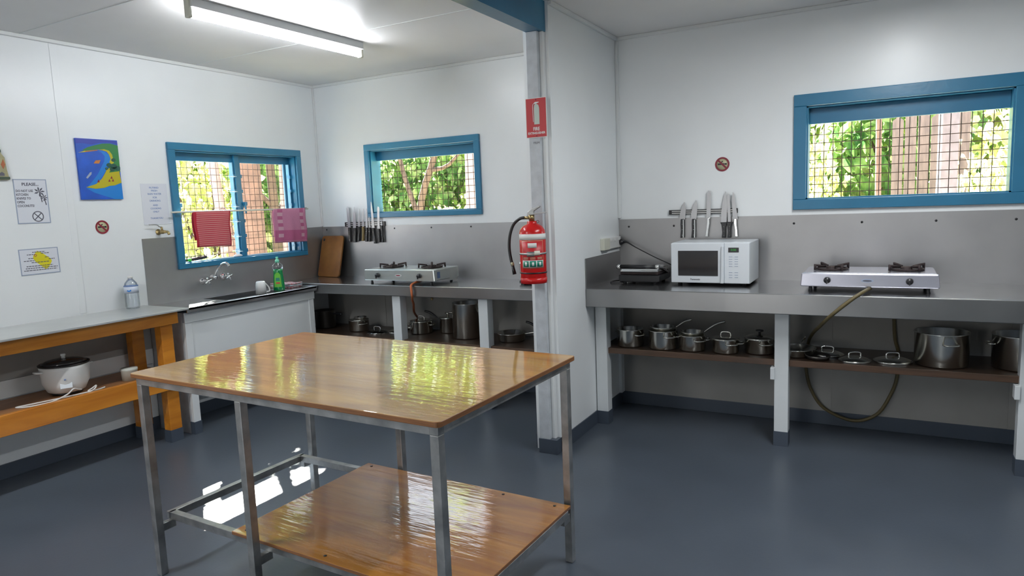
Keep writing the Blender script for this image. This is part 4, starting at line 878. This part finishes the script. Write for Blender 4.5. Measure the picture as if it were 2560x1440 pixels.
def lid_only(label, x, y, z, r, kind, tilt=0.0, tdir=0.0, m='pot', group='loose lids'):
    t = thing('pot_lid', label, 'pot lid', mtx=Matrix.Translation((x, y, z)) @ Matrix.Rotation(tdir, 4, 'Z') @ Matrix.Rotation(tilt, 4, 'Y'), group=group)
    MB().lathe([(r, 0), (r+0.002, 0.003), (r*0.9, 0.010), (r*0.55, 0.020), (0, 0.024), (0, 0.022), (r*0.55, 0.018), (r*0.9, 0.007), (r, 0.0)], n=32).build('dome', m, t)
    ring_mb(r-0.003, r+0.003, -0.001, 0.004, n=36).build('rim', 'chrome', t)
    if kind == 'knob': MB().lathe([(0.007, 0.02), (0.007, 0.034), (0.018, 0.038), (0.016, 0.044), (0, 0.045)], n=16).build('knob', 'chrome', t)
    else: MB().tube([(-0.032, 0, 0.02), (-0.026, 0, 0.045), (0.026, 0, 0.045), (0.032, 0, 0.02)], 0.0045, 8, sub=4).build('handle', 'chrome', t)
gl = 'loose lids on the right shelf'
lid_only('steel lid at the back left of the loose lids, right shelf', 4.10, -0.26, ZR+0.002, 0.085, 'loop', group=gl)
lid_only('steel lid at the front of the loose lids, right shelf', 4.245, -0.375, ZR+0.002, 0.080, 'loop', 0, 0.4, group=gl)
lid_only('wide flat steel lid beside the big stock pot, right shelf', 4.43, -0.33, ZR+0.002, 0.092, 'loop', 0, 0.2, group=gl)
t = thing('frying_pan', 'small dark pan with flat steel handle among the loose lids', 'frying pan', (4.06, -0.385, ZR))
MB().lathe([(0, 0), (0.055, 0), (0.068, 0.022), (0.066, 0.023), (0.054, 0.004), (0, 0.004)], n=28).build('body', 'pot_dark', t); MB().tube([(-0.05, 0.02, 0.018), (-0.09, 0.035, 0.03), (-0.10, 0.04, 0.033)], 0.006, 8).build('handle', 'chrome', t)
pot('stock_pot', 'large open aluminium stock pot on the right shelf', 'stock pot', 4.655, -0.315, ZR, 0.127, 0.178, loops=(-75, 105), group='stock pots on the right shelf')
pot('stock_pot', 'stock pot at the right picture edge behind the end post', 'stock pot', 5.005, -0.275, ZR, 0.127, 0.175, loops=(190, 10), group='stock pots on the right shelf')
ZL = 0.453
gp = 'pots on the alcove shelf'
pot('saucepan', 'dark saucepan with black handle at the far left of alcove shelf', 'saucepan', 0.185, -0.235, ZL, 0.085, 0.15, longs=((-15, 0.17, 0.015),), m='pot_dark', group=gp)
pot('cooking_pot', 'dark pot at the left of the alcove shelf with small pot inside', 'pot', 0.585, -0.27, ZL, 0.082, 0.092, loops=(-30,), group=gp)
pot('cooking_pot', 'small pot stacked in the dark pot at left of alcove shelf', 'pot', 0.612, -0.278, ZL+0.055, 0.050, 0.062, loops=(-70,), group=gp)
gl = 'loose lids on the alcove shelf'
lid_only('glass lid at the front left of the alcove shelf', 0.80, -0.30, ZL+0.002, 0.085, 'loop', m='lid_glass', group=gl)
lid_only('steel lid left of the first post of the alcove shelf', 0.955, -0.235, ZL+0.002, 0.078, 'loop', m='pot', group=gl)
pot('cooking_pot', 'little shallow pan behind the first alcove post', 'pot', 0.985, -0.085, ZL, 0.055, 0.035, loops=(-60,), group=gp)
pot('cooking_pot', 'lidded pot behind the orange hose on the alcove shelf', 'pot', 1.165, -0.195, ZL, 0.088, 0.098, loops=(185, 5), lid=(0.012, 'loop', 'pot'), group=gp)
pot('saucepan', 'saucepan with raised black handle left of the tall stock pot', 'saucepan', 1.365, -0.115, ZL, 0.068, 0.120, longs=((198, 0.12, 0.075, 'black'),), lid=(0.010, 'knob', 'pot'), group=gp)
pot('stock_pot', 'tall shiny stock pot on the alcove shelf', 'stock pot', 1.625, -0.235, ZL, 0.113, 0.265, loops=(190, 10))
pot('frying_pan', 'deep steel frying pan right of the second alcove post', 'frying pan', 2.005, -0.245, ZL, 0.100, 0.060, longs=((10, 0.14, 0.02),), flare=1.06)
pot('frying_pan', 'dark frying pan stacked at the right end of alcove shelf', 'frying pan', 2.36, -0.20, ZL, 0.11, 0.05, longs=((188, 0.13, 0.10),), m='pot_dark', flare=1.08)
pot('saucepan', 'steel saucepan with long handle pointing left beside the dividing wall', 'saucepan', 2.47, -0.12, ZL+0.052, 0.085, 0.11, longs=((192, 0.22, 0.12),), group=gp)

# ================================================================== fire extinguisher and sign
t = thing('fire_extinguisher', 'red fire extinguisher strapped to the dividing wall post', 'fire extinguisher', (2.683, -1.190, 1.005))
R = 0.072
MB().lathe([(R*0.94, 0), (R, 0.006), (R, 0.268), (R*0.95, 0.290), (R*0.75, 0.310), (R*0.42, 0.322), (R*0.36, 0.330), (R*0.36, 0.338)], n=40).build('cylinder', 'red', t)
MB().lathe([(R+0.0008, 0.238), (R+0.0008, 0.270)], n=40).build('white_band', 'white_print', t)
def curved(a0, a1, z0_, z1_, r_, m, nm, par, n=8):
    vs = []; fs = []
    for i in range(n+1):
        a = math.radians(a0+(a1-a0)*i/n)
        for z_ in (z0_, z1_): vs.append((r_*math.cos(a), r_*math.sin(a), z_)); vs.append(((r_-0.0008)*math.cos(a), (r_-0.0008)*math.sin(a), z_))
    for i in range(n):
        a = 4*i; fs += [(a, a+4, a+6, a+2), (a+1, a+3, a+7, a+5), (a, a+1, a+5, a+4), (a+2, a+6, a+7, a+3)]
    return MB().add(vs, fs, 0, True).build(nm, m, par)
lb = curved(-115, -15, 0.085, 0.234, R+0.0012, 'sign_cream', 'label', t)
curved(-113, -17, 0.087, 0.232, R+0.0018, 'red_sign', 'label_field', lb)
curved(-85, -47, 0.196, 0.222, R+0.0026, 'white_print', 'label_panel', lb)
curved(-113, -17, 0.090, 0.128, R+0.0022, 'white_print', 'label_strip', lb)
for a in (-109, -78, -47): curved(a, a+26, 0.093, 0.125, R+0.0028, 'green_print', 'label_pictogram', lb, 4)
for a in (-100, -69, -38): curved(a, a+9, 0.099, 0.119, R+0.0034, 'white_print', 'pictogram_figure', lb, 2)
for a in (-107, -76, -45):
    for z_ in (0.134, 0.141): curved(a, a+22, z_, z_+0.003, R+0.0025, 'sign_cream', 'label_line', lb, 3)
MB().lathe([(R+0.0036, 0.158), (R+0.0036, 0.168)], n=40).build('bracket_strap', 'zinc', t)
curved(-88, -58, 0.150, 0.176, R+0.008, 'zinc', 'strap_clasp', t, 4); curved(-58, -35, 0.156, 0.180, R+0.008, 'cream', 'inspection_tag', t, 4)
MB().lathe([(R+0.003, 0.055), (R+0.003, 0.062)], n=40).build('lower_strap', 'black', t)
B(-0.03, 0.03, 0.055, 0.0775, 0.02, 0.30).build('wall_bracket', 'black', t)
MB().lathe([(R+0.002, 0.0), (R+0.002, 0.030), (R-0.004, 0.032)], n=40).build('foot_ring', 'red', t)
hv = MB().tube([(0, 0, 0.336), (0, 0, 0.372)], 0.015, 16).tube([(0.0, 0, 0.358), (0.006, -0.030, 0.358)], 0.014, 16).tube([(0, 0, 0.355), (-0.042, -0.008, 0.357)], 0.0085, 12).build('valve', 'brass', t)
MB().prism([(-0.028, 0.366), (0.012, 0.366), (0.016, 0.392), (0.055, 0.414), (0.052, 0.420), (0.004, 0.405), (-0.022, 0.388)], -0.008, 0.008, 'y').build('squeeze_lever', 'zinc', hv, bevel=0.002)
MB().prism([(-0.010, 0.372), (0.040, 0.376), (0.088, 0.380), (0.088, 0.384), (0.04, 0.382), (-0.01, 0.378)], -0.009, 0.009, 'y').build('carry_handle', 'zinc', hv, bevel=0.001)
ring_mb(0.006, 0.008, -0.001, 0.001, n=16).build('safety_pin', 'black', hv, loc=(0.045, -0.02, 0.335), rot=(math.pi/2, 0, 0.3))
hs = MB().tube([(-0.04, -0.008, 0.357), (-0.070, -0.01, 0.352), (-0.110, -0.01, 0.320), (-0.135, -0.01, 0.26), (-0.142, -0.01, 0.19), (-0.132, -0.01, 0.12), (-0.122, -0.01, 0.085)], 0.0085, 12, sub=5).build('hose', 'black', t)
MB().tube([(-0.128, -0.01, 0.112), (-0.123, -0.01, 0.094)], 0.0095, 12).build('hose_band', 'sign_cream', hs)
MB().tube([(-0.124, -0.01, 0.09), (-0.114, -0.01, 0.045)], [0.009, 0.011], 12).build('nozzle', 'black', hs)

t = thing('fire_extinguisher_sign', 'red fire extinguisher sign screwed to the dividing wall post', 'sign', mtx=WALL_B(2.694, 1.900, -1.1135))
B(-0.063, 0.063, -0.106, 0.106, 0, 0.0015).build('panel', 'white_print', t)
B(-0.060, 0.060, -0.103, 0.103, 0.0015, 0.0020).build('red_field', 'red_sign', t)
EX = [(-0.012, -0.035), (0.020, -0.035), (0.020, 0.050), (0.016, 0.066), (0.006, 0.074), (-0.004, 0.074), (-0.010, 0.066), (-0.012, 0.05)]
MB().prism(EX, 0.0020, 0.0028, 'z').build('extinguisher_print', mat('pale green white print', (0.50, 0.58, 0.52), 0.4), t)
MB().tube([(-0.004, 0.076, 0.0026), (-0.014, 0.074, 0.0026), (-0.019, 0.060, 0.0026), (-0.018, 0.0, 0.0026), (-0.0165, -0.022, 0.0026)], 0.0016, 6, sub=4).build('hose_print', 'white_print', t)
MB().prism([(-0.002, 0.074), (0.018, 0.080), (0.019, 0.083), (-0.004, 0.084), (-0.012, 0.078)], 0.0020, 0.0028, 'z').build('handle_print', 'white_print', t)
text('word_print', 'FIRE', 0.026, 'white_print', t, 0.0, -0.060, 0.0022, bold=0.0006, sx=0.85)
text('word_print', 'EXTINGUISHER', 0.0165, 'white_print', t, 0.0, -0.082, 0.0022, bold=0.0004, sx=0.92)
for y_ in (0.097, -0.097): MB().lathe([(0.0035, 0.002), (0.003, 0.0045), (0, 0.005)], (0, y_, 0), 10).build('screw', 'dark_red', t)
t = thing('pen_mark', 'faint dark lettering on the post under the red sign', 'marking', mtx=WALL_B(2.69, 1.766, -1.1125))
text('lettering', 'FILM', 0.016, 'ink_grey', t, 0, 0, 0.0002, ext=0.0002, sx=1.2)

# ================================================================== outside
GZ = -0.35
struct('ground', B(-16, 16, 0.1, 16, GZ-0.2, GZ).box(-16, -0.1, -12, 0.1, GZ-0.2, GZ), 'sand')
def leaf_mesh(name, n, rx, rz, size, seed, m, shell=0.55):
    rnd = random.Random(seed); vs = []; fs = []
    for _ in range(n):
        while True:
            p_ = Vector((rnd.uniform(-1, 1), rnd.uniform(-1, 1), rnd.uniform(-1, 1))); l_ = p_.length
            if shell < l_ < 1: break
        p_ = Vector((p_.x*rx, p_.y*rx, p_.z*rz)); p_ *= 1+0.18*math.sin(p_.x*5+seed)*math.cos(p_.z*4+p_.y*3)
        d_ = Vector((rnd.gauss(0, 1), rnd.gauss(0, 1), rnd.gauss(-0.3, 0.8))).normalized(); nn = Vector((rnd.gauss(0, 1), rnd.gauss(0, 1), rnd.gauss(0.8, 1))).normalized()
        s_ = d_.cross(nn).normalized(); nn = s_.cross(d_); L_ = size*rnd.uniform(0.6, 1.3); W_ = L_*rnd.uniform(0.22, 0.38)
        o = len(vs)
        for (a, b, c) in ((0, 0, 0), (0.35, 1, 0.12), (0.75, 0.7, 0.05), (1, 0, -0.15), (0.75, -0.7, 0.05), (0.35, -1, 0.12), (0.5, 0, -0.02)):
            vs.append(p_+d_*L_*a+s_*W_*b+nn*L_*c)
        fs += [(o, o+1, o+2, o+6), (o+6, o+2, o+3), (o+6, o+3, o+4), (o, o+6, o+4, o+5)]
    me = bpy.data.meshes.new(name); me.from_pydata(vs, [], fs); me.materials.append(M[m]); me.update()
    return me
def leaf_ob(me, parent, loc=(0, 0, 0), rz=0.0, sc_=(1, 1, 1)):
    o = bpy.data.objects.new('foliage', me); COL.objects.link(o); o.parent = parent; o.location = loc; o.rotation_euler = (0, 0, rz); o.scale = sc_; return o
LA = leaf_mesh('foliage', 2000, 1.0, 1.0, 0.15, 11, 'leaf_a', 0.45); LB_ = leaf_mesh('foliage', 1900, 1.0, 1.0, 0.18, 12, 'leaf_b', 0.45); LC = leaf_mesh('foliage', 1500, 1.0, 1.0, 0.13, 13, 'leaf_sunlit', 0.3)
def bush(label, x, y, rx, h, me, seed, group=None, name='shrub'):
    t = thing(name, label, 'shrub' if name == 'shrub' else 'tree', (x, y, GZ), group=group); rnd = random.Random(seed)
    leaf_ob(me, t, (0, 0, h*0.55), rnd.uniform(0, 6), (rx, rx, h*0.5))
    mb = MB()
    for k in range(5):
        a = rnd.uniform(0, 6.28); q_ = rnd.uniform(0.3, 0.7)*rx; mb.tube([(0, 0, -0.02), (q_*0.3*math.cos(a), q_*0.3*math.sin(a), h*0.3), (q_*math.cos(a), q_*math.sin(a), h*0.8)], [0.04, 0.028, 0.012], 7, sub=3)
    mb.build('stems', 'bark_mid', t)
gA = 'shrubs seen through the louvre window'; gB = 'shrubs seen through the alcove window'; gC = 'shrubs seen through the right window'
for (x, y, rx, h, me, sd_, lb, gg) in (
    (-4.6, 1.1, 0.9, 2.7, LC, 1, 'leafy green shrub at the left beyond the louvre window', gA),
    (-5.0, 2.7, 0.9, 2.9, LC, 2, 'leafy shrub seen in the left bay of the louvre window', gA),
    (-5.0, 4.3, 0.9, 2.8, LB_, 3, 'shrub behind the thick trunk beyond the louvre window', gA),
    (-4.3, 5.6, 0.9, 3.0, LA, 4, 'shrub at the right beyond the louvre window', gA),
    (-2.6, 1.15, 0.5, 1.35, LC, 5, 'low sunlit shrub at the foot of the louvre window view', gA),
    (-3.3, 3.3, 0.55, 1.45, LC, 6, 'low shrub beside the thick trunk beyond the louvre window', gA),
    (-2.9, 5.6, 0.95, 3.0, LB_, 7, 'dense shrub at the left beyond the alcove window', gB),
    (-1.5, 6.1, 0.95, 3.1, LA, 8, 'dense shrub in the middle beyond the alcove window', gB),
    (0.0, 6.0, 0.95, 3.0, LB_, 9, 'dense shrub behind the pale trunk beyond the alcove window', gB),
    (-1.1, 3.5, 0.6, 1.75, LC, 10, 'nearer sunlit shrub low in the alcove window', gB),
    (-0.25, 3.4, 0.5, 1.9, LC, 11, 'nearer shrub beside the pale trunk in alcove window', gB),
    (2.9, 5.2, 0.95, 2.7, LC, 12, 'bright shrub at the left beyond the right window', gC),
    (3.75, 3.2, 0.45, 1.85, LC, 13, 'nearer sunlit shrub low left in the right window', gC),
    (5.75, 4.9, 0.9, 2.6, LC, 14, 'bright shrub at the right beyond the right window', gC),
    (5.15, 2.9, 0.42, 2.0, LC, 15, 'nearer sunlit shrub right of the grey trunk in right window', gC),
    (3.45, 4.1, 0.55, 2.5, LC, 17, 'pale sunlit shrub between the low shrub and thin trunk', gC),
    (5.75, 3.9, 0.5, 2.5, LC, 18, 'pale sunlit shrub at the far right of the right window', gC),
    (4.4, 6.0, 1.0, 3.4, LB_, 16, 'tall green shrub behind the paling fence', gC)):
    bush(lb, x, y, rx, h, me, sd_, gg)
def trunk(label, pts, radii, m, branches=()):
    base = Vector((pts[0][0], pts[0][1], GZ)); t = thing('tree', label, 'tree', base)
    L_ = [(Vector(p_)-base) for p_ in pts]
    MB().tube(L_, radii, 14, sub=4).build('trunk', m, t)
    for bp_, br_ in branches: MB().tube([Vector(p_)-base for p_ in bp_], br_, 8, sub=3).build('branch', m, t)
    return t
trunk('thick brown trunk close outside the louvre window', [(-1.85, 0.78, GZ-.02), (-1.85, 0.80, 1.5), (-1.83, 0.80, 3.6)], [0.18, 0.155, 0.14], 'bark', [([(-1.83, 0.80, 2.3), (-1.5, 0.55, 2.5), (-1.2, 0.20, 2.5)], [0.03, 0.02, 0.01])])  # its branch is out of view, added to carry the sun-blocking leaves
leaf_ob(LB_, bpy.data.objects['tree'], (0.60, -0.55, 2.47-GZ), 0.3, (0.38, 0.62, 0.13))  # unseen foliage added to block low sun from the sink top
trunk('thin leaning pale trunk in the left bay of the louvre window', [(-2.5, 1.02, GZ-.02), (-2.5, 0.96, 1.2), (-2.5, 0.90, 2.0), (-2.5, 0.80, 3.6)], [0.075, 0.06, 0.055, 0.05], 'bark_pale')
trunk('slim brown trunk just left of the louvre window mullion', [(-1.4, 0.20, GZ-.02), (-1.4, 0.18, 1.0), (-1.42, 0.14, 1.42), (-1.42, 0.10, 1.50)], [0.05, 0.04, 0.036, 0.03], 'bark')
trunk('forked tan tree right of the thick trunk', [(-3.0, 2.20, GZ-.02), (-3.0, 2.22, 1.3), (-3.0, 2.15, 3.0)], [0.08, 0.065, 0.045], 'bark_mid', [([(-3.0, 2.22, 1.3), (-3.0, 2.5, 1.8), (-2.9, 2.9, 2.8)], [0.05, 0.04, 0.03]), ([(-3.0, 2.22, 1.5), (-3.1, 1.9, 1.9), (-3.2, 1.6, 2.6)], [0.035, 0.03, 0.02])])
trunk('pale smooth trunk at the right edge of the louvre window', [(-2.0, 1.50, GZ-.02), (-2.0, 1.50, 1.3), (-2.0, 1.56, 3.0)], [0.11, 0.085, 0.07], 'bark_pale')
trunk('pale pink trunk at the right of the alcove window', [(0.37, 2.0, GZ-.02), (0.36, 2.0, 1.5), (0.40, 2.0, 3.2)], [0.13, 0.095, 0.085], 'bark_pale')
trunk('slanting brown tree in the middle of the alcove window', [(-0.95, 2.6, GZ-.02), (-0.85, 2.6, 1.3), (-0.55, 2.6, 2.1), (-0.2, 2.6, 3.0)], [0.06, 0.045, 0.04, 0.03], 'bark_mid', [([(-0.85, 2.6, 1.3), (-1.1, 2.65, 1.9), (-1.3, 2.7, 2.7)], [0.035, 0.03, 0.02]), ([(-0.60, 2.6, 1.9), (-0.35, 2.6, 1.95), (0.0, 2.65, 2.3)], [0.03, 0.022, 0.015])])
trunk('thick grey trunk in the middle right of the right window', [(4.80, 2.0, GZ-.02), (4.80, 2.0, 1.5), (4.81, 2.0, 3.2)], [0.11, 0.072, 0.072], 'bark_grey')
trunk('thin dark trunk in the left half of the right window', [(4.33, 1.6, GZ-.02), (4.32, 1.6, 1.5), (4.30, 1.6, 3.0)], [0.03, 0.022, 0.02], 'bark')
t = thing('paling_fence', 'weathered grey paling fence beyond the right window', 'fence', (4.42, 3.7, GZ))
for k in range(6): MB().prism([(k*0.115, 0), (k*0.115+0.10, 0), (k*0.115+0.10, 2.48+0.03*(k % 3)), (k*0.115+0.05, 2.52+0.03*(k % 3)), (k*0.115, 2.48+0.03*(k % 3))], 0, 0.02, 'y').build('paling', 'paling', t)
MB().box(-0.03, 0.72, 0.02, 0.06, 0.4, 0.47).box(-0.03, 0.72, 0.02, 0.06, 1.6, 1.67).build('rail', 'paling', t)

for (x, y, rx, zc, rz_, lb) in ((-8.2, 3.0, 2.2, 3.2, 2.4, 'tall tree crown far left beyond the louvre window'), (-8.0, 6.8, 2.3, 3.2, 2.4, 'tall tree crown far behind the thick trunk'),
    (-4.2, 9.2, 2.3, 3.6, 2.6, 'tall tree at the left far beyond the alcove window'), (-0.6, 9.6, 2.3, 3.6, 2.6, 'tall tree in the middle far beyond the alcove window'), (3.2, 9.4, 2.2, 3.6, 2.6, 'tall tree far behind the shrubs left in the right window'), (6.6, 9.0, 2.2, 3.4, 2.5, 'tall tree far behind the shrubs right in the right window')):
    t = thing('tree', lb, 'tree', (x, y, GZ), group='tall trees behind the shrubs'); leaf_ob(LA, t, (0, 0, zc-GZ), x, (rx, rx, rz_)); MB().tube([(0, 0, -0.02), (0.1, 0, 2), (0, 0.1, 4.5)], [0.16, 0.12, 0.06], 10, sub=3).build('trunk', 'bark_mid', t)
